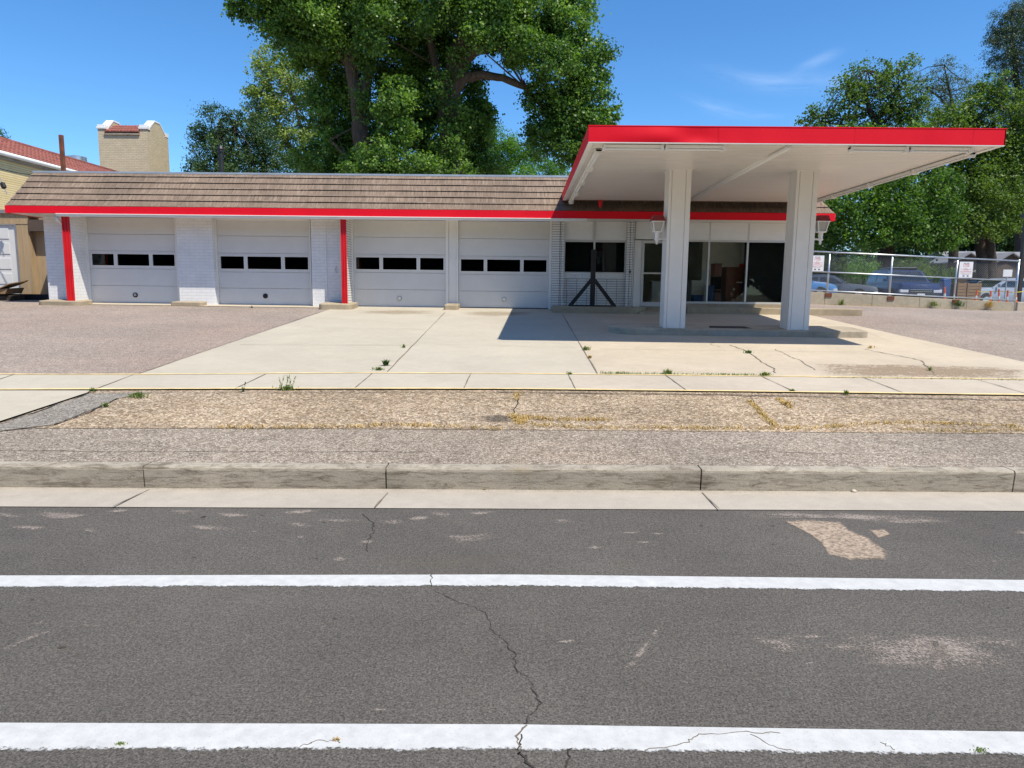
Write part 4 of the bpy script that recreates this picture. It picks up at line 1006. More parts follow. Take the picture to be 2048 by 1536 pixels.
for r_ in range(5):
    for c_ in range(4):
        xa = dxr-.12-(c_+1)*.62; za = dzb+.06+r_*(dzt-dzb)/5
        q = MB(); q.hull8([(xa, SY+.012, za), (xa+.5, SY+.012, za), (xa+.5, SY+.029, za), (xa, SY+.029, za)], [(xa, SY+.012, za+.36), (xa+.5, SY+.012, za+.36), (xa+.5, SY+.029, za+.36), (xa, SY+.029, za+.36)])
        q.build('door_panel', m_gdoor, door, bevel=.012)
b = MB(); b.box(dxr+.0005, dxr+.048, SY-.02, SY+.08, 1.05, dzt+.048); b.box(-20, dxr, SY-.02, SY+.08, dzt+.001, dzt+.048); b.build('door_frame', m_slate, sh)
# warped sheets lying against timber at the shed
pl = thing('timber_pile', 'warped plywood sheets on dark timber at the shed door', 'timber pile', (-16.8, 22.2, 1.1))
b = MB(); n = 10; base = 0
for z_off, x_off, xr2 in ((0, 0, 0),):
    for i in range(n+1):
        t = i/n; x = X(-60, 22.2)+(X(31, 22.2)-X(-60, 22.2))*t; z = Z(10, 590, 22.2)+.33*t**2.2
        b.v += [(x, 21.8, z), (x, 22.7, z+.12), (x, 21.8, z+.03), (x, 22.7, z+.15)]
for i in range(n):
    q = i*4; b.f += [(q+2, q+6, q+7, q+3), (q, q+1, q+5, q+4), (q, q+4, q+6, q+2), (q+1, q+3, q+7, q+5)]
b.f += [(n*4, n*4+1, n*4+3, n*4+2)]
b.build('plywood_sheet', m_wood, pl)
xa, xb = X(-60, 22.2), X(33, 22.2)
MB().box(xa, X(91, 22.6), 22.61, 22.75, 1.02, 1.34).build('base_shade_box', m_black, pl, bevel=.02)  # black box added in place of the shadowed gap along the shed base
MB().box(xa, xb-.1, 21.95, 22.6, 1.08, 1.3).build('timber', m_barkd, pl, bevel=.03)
MB().hull8([(xa, 21.85, 1.32), (xb-.2, 21.85, 1.34), (xb-.2, 22.6, 1.36), (xa, 22.6, 1.32)], [(xa, 21.85, 1.4), (xb-.1, 21.85, 1.52), (xb-.1, 22.6, 1.55), (xa, 22.6, 1.4)]).build('board', m_wood, pl, bevel=.01)
# service wire and guy insulator
w0, w1 = at(-30, 326, 22.4), at(62, 349, 21.6)
b = MB(); pts = []
for k in range(9):
    t = k/8; p = w0.lerp(w1, t); p.z -= .25*t*(1-t); pts.append(tuple(p))
b.tube(pts, .012, 6); tag(b.build('service_wire', m_black), 'thin dark service wire sagging to the roof corner', 'wire')
g0, g1 = at(-3, 350, 22.5), at(14, 388, 22.5)
gi = thing('guy_wire', 'short guy wire with a dark insulator above the shed roof', 'guy wire', tuple(g0))
MB().tube([tuple(g0), tuple(g1)], .012, 6).build('wire', m_galv, gi)
a_, c_ = g0.lerp(g1, .38), g0.lerp(g1, .72); MB().tube([tuple(a_), tuple(a_.lerp(c_, .15)), tuple(a_.lerp(c_, .85)), tuple(c_)], [.03, .075, .075, .03], 10).build('insulator', m_black, gi)

# ------------------------------------------------------------------ low wall, chain link fence, signs
FY = 27.5
def fz(pl, pr, x):   # straight line between two measured ends
    a, c = at(1628, pl, FY), at(2035, pr, FY); return a.z+(c.z-a.z)*(x-a.x)/(c.x-a.x)
x0, x1 = 8.0, X(2024, FY, 610)
b = MB(); n = 12
ww = thing('retaining_wall', 'low stained concrete wall carrying the chain link fence', 'wall', (14, FY, 1.1))
m_wallc = concrete('stained wall concrete', (.40, .345, .255), .18, .55, .3, (.6, .5, .36))
b = MB()
for k in range(6):
    xa, xb = x0+(x1-x0)*k/6+.004, x0+(x1-x0)*(k+1)/6-.004
    b.hull8([(xa, FY-.12, .9), (xb, FY-.12, .9), (xb, FY+.13, .9), (xa, FY+.13, .9)], [(xa, FY-.12, fz(584, 605, xa)), (xb, FY-.12, fz(584, 605, xb)), (xb, FY+.13, fz(584, 605, xb)), (xa, FY+.13, fz(584, 605, xa))])
b.build('wall_face', m_wallc, ww, bevel=.01)
fe = thing('chain_link_fence', 'galvanised chain link fence standing on the low concrete wall', 'fence', (14, FY, 1.6))
posts = [X(1657, FY, 545)-3.0, X(1657, FY, 545), X(1782, FY, 548), X(1912, FY, 555), X(2034, FY, 560)]
for i, xp in enumerate(posts):
    last = i == len(posts)-1
    MB().tube([(xp, FY, fz(584, 605, xp)-.15 if not last else 1.0), (xp, FY, fz(503, 522, xp)+(.06 if last else -.01))], .035 if not last else .045, 10).build('post', m_galv, fe, smooth=True)
    if not last: MB().box(xp-.13, xp+.13, FY-.145, FY-.121, fz(584, 605, xp)-.17, fz(584, 605, xp)-.01).build('footing_plate', m_rust, fe)
for a, c, r in ((503, 522, .028), (543, 562, .024), (580.5, 601, .026)):
    xa, xb = posts[0], posts[-1]; MB().tube([(xa, FY-.035, fz(a, c, xa)), (xb, FY-.035, fz(a, c, xb))], r, 8).build('rail', m_galv, fe, smooth=True)
m_wire = simple('fence wire', (.27, .285, .29), .7, .05)
b = MB(); xa, xb = posts[0], posts[-1]
sp = .085
for sgn in (1, -1):
    k = xa-2
    while k < xb+2:
        pts = []
        zlo, zhi = fz(580.5, 601, k), fz(503, 522, k); hh = zhi-zlo
        ax, cx_ = k, k+sgn*hh
        t0, t1 = 0., 1.
        lo_, hi_ = min(ax, cx_), max(ax, cx_)
        if hi_ > xa and lo_ < xb:
            if sgn > 0: t0 = max(0, (xa-ax)/hh); t1 = min(1, (xb-ax)/hh)
            else: t0 = max(0, (ax-xb)/hh); t1 = min(1, (ax-xa)/hh)
            if t1 > t0:
                p, q = (ax+sgn*hh*t0, FY+.002*sgn, zlo+hh*t0), (ax+sgn*hh*t1, FY+.002*sgn, zlo+hh*t1); b.tube([p, q], .0026, 3, caps=False)
        k += sp
b.build('wire_mesh', m_wire, fe)
def fsign(pl, pr, pt, pb, label):
    xa, xb = X(pl, FY-.06, (pt+pb)/2), X(pr, FY-.06, (pt+pb)/2); za, zc = Z((pl+pr)/2, pb, FY-.06), Z((pl+pr)/2, pt, FY-.06)
    t = thing('parking_sign', label, 'sign', ((xa+xb)/2, FY-.06, za), group='parking signs on the fence')
    MB().box(xa, xb, FY-.075, FY-.065, za, zc).build('panel', m_sign, t)
    W_, H_ = xb-xa, zc-za; b = MB(); d = MB()
    rnd = random.Random(3)
    for (ty, wd, hh, kind) in ((.90, .40, .05, 1), (.81, .44, .055, 0), (.72, .44, .055, 0), (.60, .22, .035, 0), (.535, .78, .03, 0), (.485, .4, .03, 0), (.40, .84, .035, 0), (.30, .8, .035, 0), (.215, .55, .028, 1)):
        q = b if kind == 0 else d; xs_, xe = xa+W_*(.5-wd/2), xa+W_*(.5+wd/2); cur = xs_
        while cur < xe:
            lw = H_*hh*rnd.uniform(.45, .8); q.box(cur, min(cur+lw, xe), FY-.0765, FY-.0752, za+H_*(ty-hh/2), za+H_*(ty+hh/2)); cur += lw+H_*hh*(.25 if rnd.random() < .8 else .8)
    for fx in (.36, .66): d.box(xa+W_*(fx-.07), xa+W_*(fx+.07), FY-.0765, FY-.0752, za+H_*.07, za+H_*.15)
    b.build('red_lettering', m_signred, t); d.build('dark_lettering', m_signdk, t)
fsign(1621, 1647.5, 511, 542.5, 'white parking sign with red lettering beside the right canopy column')
fsign(1918, 1945, 523.5, 555.5, 'white parking sign with red lettering at the right end of the fence')
# end block beyond the fence
slab = MB().box(X(2028, 28.2, 610), 26, 28.0, 28.4, .95, Z(2040, 604, 28.2)).build('kerb_block', m_conB, bevel=.02); tag(slab, 'pale concrete kerb behind the last fence post, under the dark lamp pole', 'kerb block')
# orange delineator posts on the wall behind the mesh
def delineator(px, pt, pb, lean, label, y=FY+.075):
    p0 = at(px+lean*.0, pb, y); p1 = at(px+lean, pt, y); zt_ = p1.z; z0 = fz(584, 605, p0.x) if px < 2025 else Z(2040, 604, 28.2)
    t = thing('delineator_post', label, 'traffic post', (p0.x, y, z0), group='orange traffic posts along the wall')
    d = Vector((p1.x-p0.x, 0, zt_-z0)); o_ = Vector((p0.x, y, z0))
    MB().tube([tuple(o_), tuple(o_+Vector((0, 0, .03)))], [.055, .05], 12).build('base', m_orange, t)
    MB().tube([tuple(o_+Vector((0, 0, .03))+d*.0), tuple(o_+d*.97)], [.038, .030], 12).build('post', m_orange, t, smooth_angle=40)
    MB().tube([tuple(o_+d*.22), tuple(o_+d*.45)], [.0385, .0375], 12).build('white_band', m_conew, t, smooth_angle=40)
    MB().tube([tuple(o_+d*.97), tuple(o_+d)], [.036, .02], 12).build('cap', m_orange, t)
for px, pt, pb, ln_, l in ((1889.5, 574, 597, 0, 'orange post standing alone on the wall near the blue car'), (1951, 580, 598, 4, 'leaning orange post at the left end of the yellow tape'), (1981, 582, 599, 1, 'second orange post from the left on the yellow tape'), (1998, 578, 599, 0, 'tallest orange post on the yellow tape, left of the silver car tail'), (2014, 580, 600, 2, 'orange post just left of the last fence post')):
    delineator(px, pt, pb, ln_, l)
delineator(2032, 582, 602, 0, 'orange post beyond the last fence post, by the dark lamp pole', 28.2)
tp = MB(); zz = [at(p, q, FY+.11) for p, q in ((1954, 582), (1970, 584), (1985, 583.5), (1998, 582), (2012, 584), (2030, 585), (2048, 583))]
for a_, c_ in zip(zz[:-1], zz[1:]): tp.hull8([tuple(a_+Vector((0, 0, -.012))), tuple(c_+Vector((0, 0, -.012))), tuple(c_+Vector((0, .004, -.012))), tuple(a_+Vector((0, .004, -.012)))], [tuple(a_+Vector((0, 0, .018))), tuple(c_+Vector((0, 0, .018))), tuple(c_+Vector((0, .004, .018))), tuple(a_+Vector((0, .004, .018)))])
tag(tp.build('barrier_tape', m_tapey), 'yellow barrier tape strung between orange posts', 'tape')
# lamp pole
lp0 = at(2035.5, 606, 29); lt = at(2043, 434, 29)
lp = thing('lamp_pole', 'dark brown lamp pole with flat box head at the right edge', 'lamp pole', (lp0.x, 29, 1.0))
m_bronze = simple('bronze paint', (.035, .025, .02), .5)
MB().box(lp0.x-.075, lp0.x+.075, 28.925, 29.075, .95, lt.z-.02).build('pole', m_bronze, lp, bevel=.01); MB().box(lp0.x-.2, lp0.x+.2, 28.8, 29.2, .9, 1.28).build('footing', m_conB, lp, bevel=.02)
MB().box(lp0.x-.12, lp0.x+.75, 28.8, 29.2, lt.z-.02, lt.z+.14).build('lamp_head', m_bronze, lp, bevel=.02)

# ------------------------------------------------------------------ parked cars
PAINT = {}
def paint(n, c):
    if n not in PAINT: PAINT[n] = simple(n, c, .35, .03, 2, .01, 30, spec=.4, coat=.15)
    return PAINT[n]
def car(label, cat, loc, rz, pm, L=4.7, Wd=1.8, H=1.45, kind='sedan', rack=False):
    """nose towards -Y in its own frame; loc is the point on the ground under its middle"""
    t = thing('parked_car', label, cat, loc, rz, group='cars parked behind the fence')
    h = Wd/2
    if kind == 'suv':
        low = [(-L/2, .42, .80), (-L/2+.08, .30, .98), (-L/2+.25, .26, 1.06), (-L*.22, .24, 1.12), (L*.46, .26, 1.14), (L/2-.04, .32, 1.10), (L/2, .45, 1.0)]
        cab = [(-L*.20, 1.12), (-L*.06, H-.06), (L*.0, H), (L*.36, H), (L*.455, 1.6*H/1.8), (L*.485, 1.13)]
    elif kind == 'sedan':
        low = [(-L/2, .38, .62), (-L/2+.1, .24, .76), (-L*.40, .2, .84), (-L*.2, .2, .94), (L*.36, .2, .98), (L*.47, .26, .96), (L/2, .4, .86)]
        cab = [(-L*.20, .93), (-L*.05, H-.07), (L*.04, H), (L*.16, H-.02), (L*.26, H-.12), (L*.40, .98)]
    else:   # wagon
        low = [(-L/2, .38, .66), (-L/2+.1, .24, .80), (-L*.38, .2, .90), (-L*.2, .2, .98), (L*.40, .2, 1.0), (L*.48, .26, 1.0), (L/2, .4, .92)]
        cab = [(-L*.24, .97), (-L*.07, H-.06), (L*.02, H), (L*.36, H-.03), (L*.44, H-.18), (L*.49, 1.0)]
    b = MB()
    def rring(y, z0, z1, hw): return [(-hw*.92, y, z0), (-hw, y, z0+.18), (-hw, y, z1-.16), (-hw*.90, y, z1), (0, y, z1+.025), (hw*.90, y, z1), (hw, y, z1-.16), (hw, y, z0+.18), (hw*.92, y, z0)]
    rings = []
    for i, (y, z0, z1) in enumerate(low):
        e = 1-abs(y/(L/2))**5*.12; rings.append(rring(y, z0, z1, h*e))
    n = 9
    for r in rings: b.v += r
    for i in range(len(rings)-1):
        for k in range(n): b.f.append((i*n+k, i*n+(k+1) % n, (i+1)*n+(k+1) % n, (i+1)*n+k))
    b.f.append(tuple(range(n-1, -1, -1))); b.f.append(tuple((len(rings)-1)*n+k for k in range(n)))
    body = b.build('body', pm, t, world=False, smooth_angle=35)
    # cabin
    c = MB()
    for i, (y, z) in enumerate(cab):
        zb_ = cab[0][1]-.06; f = (z-zb_)/(H-zb_); hw = h*(.95-.17*max(0, f)); c.v += [(-hw, y, z), (hw, y, z)]
    m_ = len(cab); base = 2*m_
    for i, (y, z) in enumerate(cab): c.v += [(-h*.95, y, cab[0][1]-.08), (h*.95, y, cab[0][1]-.08)]
    for i in range(m_-1):
        c.f.append((2*i, 2*i+1, 2*i+3, 2*i+2)); c.f.append((base+2*i, 2*i, 2*i+2, base+2*i+2)); c.f.append((2*i+1, base+2*i+1, base+2*i+3, 2*i+3))
    cabo = c.build('cabin', pm, t, world=False)
    def panel(name, quad, mat, off):
        q = [Vector(p) for p in quad]; nn = (q[1]-q[0]).cross(q[2]-q[0]).normalized(); mid = sum(q, Vector())/4
        if nn.dot(mid-Vector((0, mid.y*.6, .8))) < 0: q.reverse(); nn = -nn
        MB().prism([tuple(p+nn*.004) for p in q], tuple(nn*off)).build(name, mat, t, world=False)
    def V(i, s): return Vector(c.v[2*i+(1 if s > 0 else 0)])
    # windscreen, rear window
    def inset(a, b_, c_, d, k=.08):
        m0 = (a+b_+c_+d)/4; return [p.lerp(m0, k) for p in (a, b_, c_, d)]
    panel('windscreen', inset(V(0, -1), V(0, 1), V(1, 1), V(1, -1), .1), m_carglass, .006)
    panel('rear_window', inset(V(m_-2, -1), V(m_-2, 1), V(m_-1, 1), V(m_-1, -1), .14), m_carglass, .006)
    for s in (-1, 1):
        zbelt = cab[0][1]+.03
        ys0, ys1 = cab[1][0]+.02, cab[-2][0]-.05
        def side(y, z): f = (z-(cab[0][1]-.06))/(H-cab[0][1]+.06); return Vector((s*h*(.95-.17*f)+s*.001, y, z))
        ymid_ = (ys0+ys1)/2; zt_ = H-.14
        panel('side_window', [side(cab[0][0]+.28, zbelt), side(ymid_-.05, zbelt), side(ymid_-.05, zt_), side(ys0+.02, zt_-.03)], m_carglass, .006)
        panel('side_window', [side(ymid_+.03, zbelt), side(ys1+.12, zbelt), side(ys1-.06, zt_-.04), side(ymid_+.03, zt_)], m_carglass, .006)
        MB().hull8([(s*(h-.02), cab[0][0]+.2, zbelt+.0), (s*(h+.16), cab[0][0]+.2, zbelt+.02), (s*(h+.16), cab[0][0]+.28, zbelt+.02), (s*(h-.02), cab[0][0]+.28, zbelt)] if s > 0 else [(s*(h+.16), cab[0][0]+.2, zbelt+.02), (s*(h-.02), cab[0][0]+.2, zbelt), (s*(h-.02), cab[0][0]+.28, zbelt), (s*(h+.16), cab[0][0]+.28, zbelt+.02)],
                   [(s*(h-.02), cab[0][0]+.2, zbelt+.13), (s*(h+.16), cab[0][0]+.2, zbelt+.15), (s*(h+.16), cab[0][0]+.28, zbelt+.15), (s*(h-.02), cab[0][0]+.28, zbelt+.13)] if s > 0 else [(s*(h+.16), cab[0][0]+.2, zbelt+.15), (s*(h-.02), cab[0][0]+.2, zbelt+.13), (s*(h-.02), cab[0][0]+.28, zbelt+.13), (s*(h+.16), cab[0][0]+.28, zbelt+.15)]).build('mirror', pm, t, world=False, bevel=.02)
        zl = low[0][2]-.12
        MB().hull8([(s*h*.55 if s > 0 else s*h*.92, -L/2-.01, zl-.06), (s*h*.92 if s > 0 else s*h*.55, -L/2-.01, zl-.06), (s*h*.92 if s > 0 else s*h*.55, -L/2+.2, zl-.06), (s*h*.55 if s > 0 else s*h*.92, -L/2+.2, zl-.06)],
                   [(s*h*.55 if s > 0 else s*h*.92, -L/2-.0, zl+.08), (s*h*.92 if s > 0 else s*h*.55, -L/2-.0, zl+.09), (s*h*.92 if s > 0 else s*h*.55, -L/2+.2, zl+.09), (s*h*.55 if s > 0 else s*h*.92, -L/2+.2, zl+.08)]).build('headlight', m_lamp, t, world=False, bevel=.015)
        MB().box(s*h*.66, s*h*.93, L/2-.08, L/2+.008, low[-1][2]-.22, low[-1][2]-.04).build('tail_light', m_redlamp, t, world=False, bevel=.01)
        for yw in (-L*.31, L*.29):
            wr = .37 if kind == 'suv' else .32
            wh = MB().tube([(s*(h-.22), yw, wr), (s*(h+.005), yw, wr)], wr, 20).build('wheel', m_tire, t, world=False)
            MB().tube([(s*(h-.0), yw, wr), (s*(h+.015), yw, wr)], wr*.62, 14).build('rim', m_galv, wh, world=False)
            MB().tube([(s*(h-.05), yw, wr+.03), (s*(h*.985), yw, wr+.03)], wr*1.13, 20).build('wheel_arch', m_tire, t, world=False)
    zg = low[0][1]+.1
    MB().box(-h*.5, h*.5, -L/2-.012, -L/2+.05, zg+.08, low[0][2]-.06).build('grille', m_black, t, world=False, bevel=.01)
    for k in range(2): MB().box(-h*.48, h*.48, -L/2-.022, -L/2-.0125, zg+.13+k*.09, zg+.155+k*.09).build('grille_bar', m_chrome, t, world=False)
    MB().box(-h*.86, h*.86, -L/2-.03, -L/2+.06, zg-.1, zg+.06).build('bumper', m_black if kind == 'suv' else pm, t, world=False, bevel=.02)
    MB().box(-.16, .16, -L/2-.04, -L/2-.031, zg-.06, zg+.06).build('licence_plate', m_sign, t, world=False)
    if rack:
        MB().box(-h*.62, h*.62, -L*.02, L*.30, H+.08, H+.12).build('roof_rack', m_slate, t, world=False, bevel=.01)
        for s in (-1, 1): MB().box(s*h*.6-.02, s*h*.6+.02, -L*.02, L*.30, H-.005, H+.079).build('rack_rail', m_black, t, world=False)
    return t
GC = lambda x, y: G(x, y)
car('dark blue sport utility car with roof rack nose towards the fence', 'car', (18.75, 35.4, G(18, 34)+.04), R_(-8), paint('navy paint', (.012, .03, .10)), 4.8, 1.95, 1.74, 'suv', True)
car('grey sedan parked left of the dark blue car behind the fence', 'car', (15.9, 37.0, G(15, 36)+.06), R_(62), paint('grey paint', (.09, .11, .14)), 4.6, 1.8, 1.42)
car('bright blue small car partly hidden by the right canopy column', 'car', (13.0, 35.0, G(13, 34)+.06), R_(80), paint('blue paint', (.05, .17, .38)), 4.2, 1.75, 1.40, 'wagon')
car('white sedan beside the dark blue car, mostly hidden behind it', 'car', (21.1, 39.2, G(20, 36)-.1), R_(-6), paint('white car paint', (.6, .61, .63)), 4.6, 1.8, 1.42)
car('silver blue wagon behind the orange posts and yellow tape', 'car', (24.4, 36.6, G(24, 34)+.02), R_(-84), paint('silver paint', (.28, .33, .40)), 4.5, 1.8, 1.46, 'wagon')
car('white car far back, roof showing right of the wooden crates', 'car', (29.5, 46, G(24, 34)+.05), R_(-70), paint('white car paint', (.6, .61, .63)), 4.6, 1.8, 1.5, 'wagon')
# crates, blue board, small white board
for k, (pa, pb_, l) in enumerate(((1916, 1933, 'left brown slatted wooden crate behind the fence'), (1935, 1963, 'wider right slatted wooden crate behind the fence'))):
    y = 35.0+k*.3; xa, xb = X(pa, y, 575), X(pb_, y, 575); za, zt_ = G(22, 35)+.05, Z(1940, 565, y)
    t = thing('wooden_crate', l, 'crate', ((xa+xb)/2, y, za), group='wooden crates')
    for q in range(7):
        z_ = za+.08+(zt_-za-.1)*q/7; MB().box(xa, xb, y, y+.02, z_, z_+(zt_-za)/9).build('slat', m_wood, t)
    for xx in (xa, xb-.06): MB().box(xx, xx+.06, y+.021, y+.08, za, zt_).build('corner_post', m_wood, t)
    MB().box(xa, xb, y+.081, y+.6, za+.05, zt_-.05).build('crate_shade_fill', m_dark, t)  # dark filler paints the shade in the gaps between slats
bb0, bb1 = at(1886, 585, 36.5), at(1901, 555, 36.5)
bt = thing('blue_board', 'tall blue tarpaulin covered stack leaning behind the fence', 'tarpaulin', ((bb0.x+bb1.x)/2, 36.5, 1.1))
MB().hull8([(bb0.x, 36.3, 1.1), (bb1.x+.1, 36.3, 1.1), (bb1.x+.1, 36.8, 1.1), (bb0.x, 36.8, 1.1)], [(bb0.x-.1, 36.4, bb1.z-.1), (bb1.x, 36.4, bb1.z), (bb1.x, 36.8, bb1.z), (bb0.x-.1, 36.8, bb1.z-.1)]).build('cover', m_blue, bt, bevel=.05)
wb0, wb1 = at(2005, 553.5, 34), at(2025, 539.5, 34)
wt = thing('white_board', 'blank white board on a short post near the right end of the fence', 'board', ((wb0.x+wb1.x)/2, 34, 1.1))
MB().box(wb0.x, wb1.x, 33.98, 34.0, wb0.z, wb1.z).build('panel', m_sign, wt, bevel=.01); MB().tube([((wb0.x+wb1.x)/2, 34.02, 1.05), ((wb0.x+wb1.x)/2, 34.02, wb0.z+.2)], .03, 8).build('post', m_galv, wt)
# far house with two gables
HY = 60.0
hs_ = thing('brown_house', 'low dark brown house with grey shingle roof and two front gables', 'house', (44, 63, 1.1))
hx0, hx1 = X(1925, HY, 520)+.3, 56.; ez, rz_ = at(1975, 527, HY).z, at(1985, 503, HY+4).z
MB().box(hx0, hx1, HY+.5, HY+8, .9, ez).build('wall', m_brownwall, hs_)
b = MB(); b.prism([(hx0-.3, HY, ez-.05), (hx0-.3, HY+4.2, rz_), (hx0-.3, HY+8.5, ez-.05)], (hx1-hx0+.6, 0, 0)); b.build('roof', m_slate, hs_)
for pk, hw, yf in ((1943, 1.3, HY-.5), (2027, 2.6, HY-1.2)):
    pc = at(pk, 504, yf); zlo = pc.z-hw*.62
    g_ = MB(); g_.prism([(pc.x-hw*.92, yf+.3, .9), (pc.x+hw*.92, yf+.3, .9), (pc.x+hw*.92, yf+.3, zlo), (pc.x, yf+.3, pc.z-.12), (pc.x-hw*.92, yf+.3, zlo)], (0, 3.4, 0)); g_.build('gable', m_brownwall, hs_)
    r = MB(); 
    for s in (-1, 1): r.prism([(pc.x, yf, pc.z), (pc.x+s*hw, yf, zlo), (pc.x+s*hw, yf, zlo-.1), (pc.x, yf, pc.z-.1)], (0, 4.0, 0))
    r.build('gable_roof', m_slate, hs_)
for px in (2000, 2030):
    wx = X(px, HY); f_ = MB().box(wx-.5, wx+.5, HY+.44, HY+.499, 2.0, 3.2).build('window', m_white, hs_); MB().box(wx-.44, wx+.44, HY+.42, HY+.439, 2.06, 3.14).build('pane', m_carglass, f_)

# ------------------------------------------------------------------ foliage
def leaf_mesh(name, pts, size, mat, parent, outward, tone, org, aspect=.8, droop=.2):
    n = len(pts); g = rng
    nr = g.normal(size=(n, 3)); nr /= np.linalg.norm(nr, axis=1, keepdims=True)
    nr = nr*.8+outward*.55+np.array([0, 0, .35]); nr /= np.linalg.norm(nr, axis=1, keepdims=True)
    t = g.normal(size=(n, 3)); t[:, 2] -= droop; t -= nr*np.sum(t*nr, axis=1, keepdims=True); t /= np.linalg.norm(t, axis=1, keepdims=True)+1e-9
    bt = np.cross(nr, t); s = size*g.uniform(.65, 1.3, size=(n, 1))
    fold = nr*s*.12
    v = np.stack([pts-t*s*.5, pts+bt*s*aspect*.5-t*s*.08+fold, pts+t*s*.55, pts-bt*s*aspect*.5-t*s*.08+fold], axis=1).reshape(-1, 3)-org
    me = bpy.data.meshes.new(name); me.vertices.add(4*n); me.vertices.foreach_set('co', v.astype(np.float32).ravel())
    me.loops.add(4*n); me.loops.foreach_set('vertex_index', np.arange(4*n, dtype=np.int32))
    me.polygons.add(n); me.polygons.foreach_set('loop_start', np.arange(0, 4*n, 4, dtype=np.int32))
    me.update(); me.validate()
    a = me.attributes.new('tone', 'FLOAT', 'POINT'); a.data.foreach_set('value', np.repeat(np.clip(tone, 0, 1), 4).astype(np.float32))
    me.materials.append(mat); o = bpy.data.objects.new(name, me); link(o); o.parent = parent; return o
def crown_points(lobes, Y, dens, clump_r, fill=.62):
    P_, O_, T_ = [], [], []
    for lb in lobes:
        px, py, rx, ry = lb[:4]; dz = lb[4] if len(lb) > 4 else random.uniform(-1, 1)*rx*.5*Y/FPX; dm = lb[5] if len(lb) > 5 else 1.
        yy_ = Y+dz; c = np.array(at(px, py, yy_)); sx_, sz_ = rx*yy_/FPX, ry*yy_/FPX; sy_ = min((sx_+sz_)/2, 3.5)
        area = math.pi*sx_*sz_; nl = int(area*dens*dm); cr = min(clump_r, .4*min(sx_, sz_)+.06)
        nc = max(8, int(area/(cr*cr)*1.5))
        d = rng.normal(size=(nc, 3)); d /= np.linalg.norm(d, axis=1, keepdims=True); rad = rng.uniform(.1, 1.12, size=(nc, 1))**.55
        cc = c+d*rad*np.array([sx_, sy_, sz_])
        ct = rng.normal(.5, .24, size=nc); crr = cr*rng.uniform(.35, 1.3, size=nc)
        wgt = crr**1.6; wgt /= wgt.sum(); idx = rng.choice(nc, size=nl, p=wgt)
        # each spray is a flattened, drooping, randomly turned cloud of leaves
        ax = rng.normal(size=(nc, 3)); ax[:, 2] *= .5; ax /= np.linalg.norm(ax, axis=1, keepdims=True); st_ = rng.uniform(.2, 1.1, size=nc)
        q = rng.normal(size=(nl, 3))*.5; along = rng.normal(size=nl)*st_[idx]*.75
        off = q*crr[idx][:, None]*np.array([.8, .8, .6])+ax[idx]*(along*crr[idx])[:, None]
        off[:, 2] -= np.abs(along)*crr[idx]*.35
        pts = cc[idx]+off; lone = rng.random(nl) < .16
        q2 = rng.normal(size=(nl, 3)); q2 /= np.linalg.norm(q2, axis=1, keepdims=True)
        pts[lone] = (c+q2*(rng.uniform(.2, 1.1, size=(nl, 1))**.5)*np.array([sx_, sy_, sz_]))[lone]
        P_.append(pts); O_.append(q*.7+d[idx]*.5); T_.append(ct[idx]+rng.normal(0, .2, size=nl))
    return np.concatenate(P_), np.concatenate(O_), np.concatenate(T_)
def tree(name, label, Y, base_px, lobes, leaf, dens, mat, bmat, limbs=(), trunk_r=.3, clump=.7, group=None, aspect=.8, twigs=0, zb_=1.1, droop=.2):
    bx = at(*base_px, Y); org = np.array([bx.x, Y, zb_])
    t = thing(name, label, 'tree', tuple(org), group=group)
    b = MB()
    for lm in limbs:
        pts = [at(p[0], p[1], Y+(p[3] if len(p) > 3 else 0)) for p in lm]; rs = [p[2] for p in lm]
        # smooth and roughen
        P2, R2 = [], []
        for i in range(len(pts)-1):
            for k in range(4):
                f = k/4; q = pts[i].lerp(pts[i+1], f); 
                if P2: q += Vector((random.uniform(-1, 1), random.uniform(-1, 1), 0))*rs[i]*.14
                P2.append(q); R2.append((rs[i]+(rs[i+1]-rs[i])*f)*random.uniform(.92, 1.08))
        P2.append(pts[-1]); R2.append(rs[-1])
        b.tube(P2, R2, 9)
    P_, O_, T_ = crown_points(lobes, Y, dens, clump)
    if twigs:
        for k in range(twigs):
            p = Vector(P_[rng.integers(len(P_))]); lb = lobes[rng.integers(len(lobes))]
            src = limbs[rng.integers(len(limbs))]; q = src[rng.integers(max(1, len(src)-2), len(src))]; q = at(q[0], q[1], Y)
            if (p-q).length > 6: continue
            m0 = p.lerp(q, .5)+Vector((random.uniform(-.3, .3), random.uniform(-.3, .3), random.uniform(0, .5))); b.tube([q, m0, p], [.05, .03, .012], 5)
    if b.v: b.build('trunk', bmat, t, smooth=True)
    leaf_mesh('crown', P_, leaf, mat, t, O_, T_, org, aspect, droop)
    return t
lm_cot = leafmat('cottonwood leaves', (.036, .085, .017), (.19, .31, .055), .42, .36, .3)
lm_dark = leafmat('elm leaves', (.022, .055, .018), (.08, .15, .045), .5, .25)
lm_pop = leafmat('poplar leaves', (.07, .125, .028), (.30, .37, .10), .45, .35)
lm_bri = leafmat('locust leaves', (.05, .13, .015), (.15, .30, .03), .5, .45)
lm_mid = leafmat('ash leaves', (.045, .09, .018), (.165, .245, .045), .5, .35, .3)
lm_mid2 = leafmat('maple leaves', (.035, .085, .016), (.14, .25, .04), .5, .35, .3)
lm_oliv = leafmat('willow leaves', (.045, .07, .035), (.13, .17, .09), .5, .3)
lm_wil = leafmat('tall willow leaves', (.02, .04, .022), (.08, .12, .065), .5, .25)
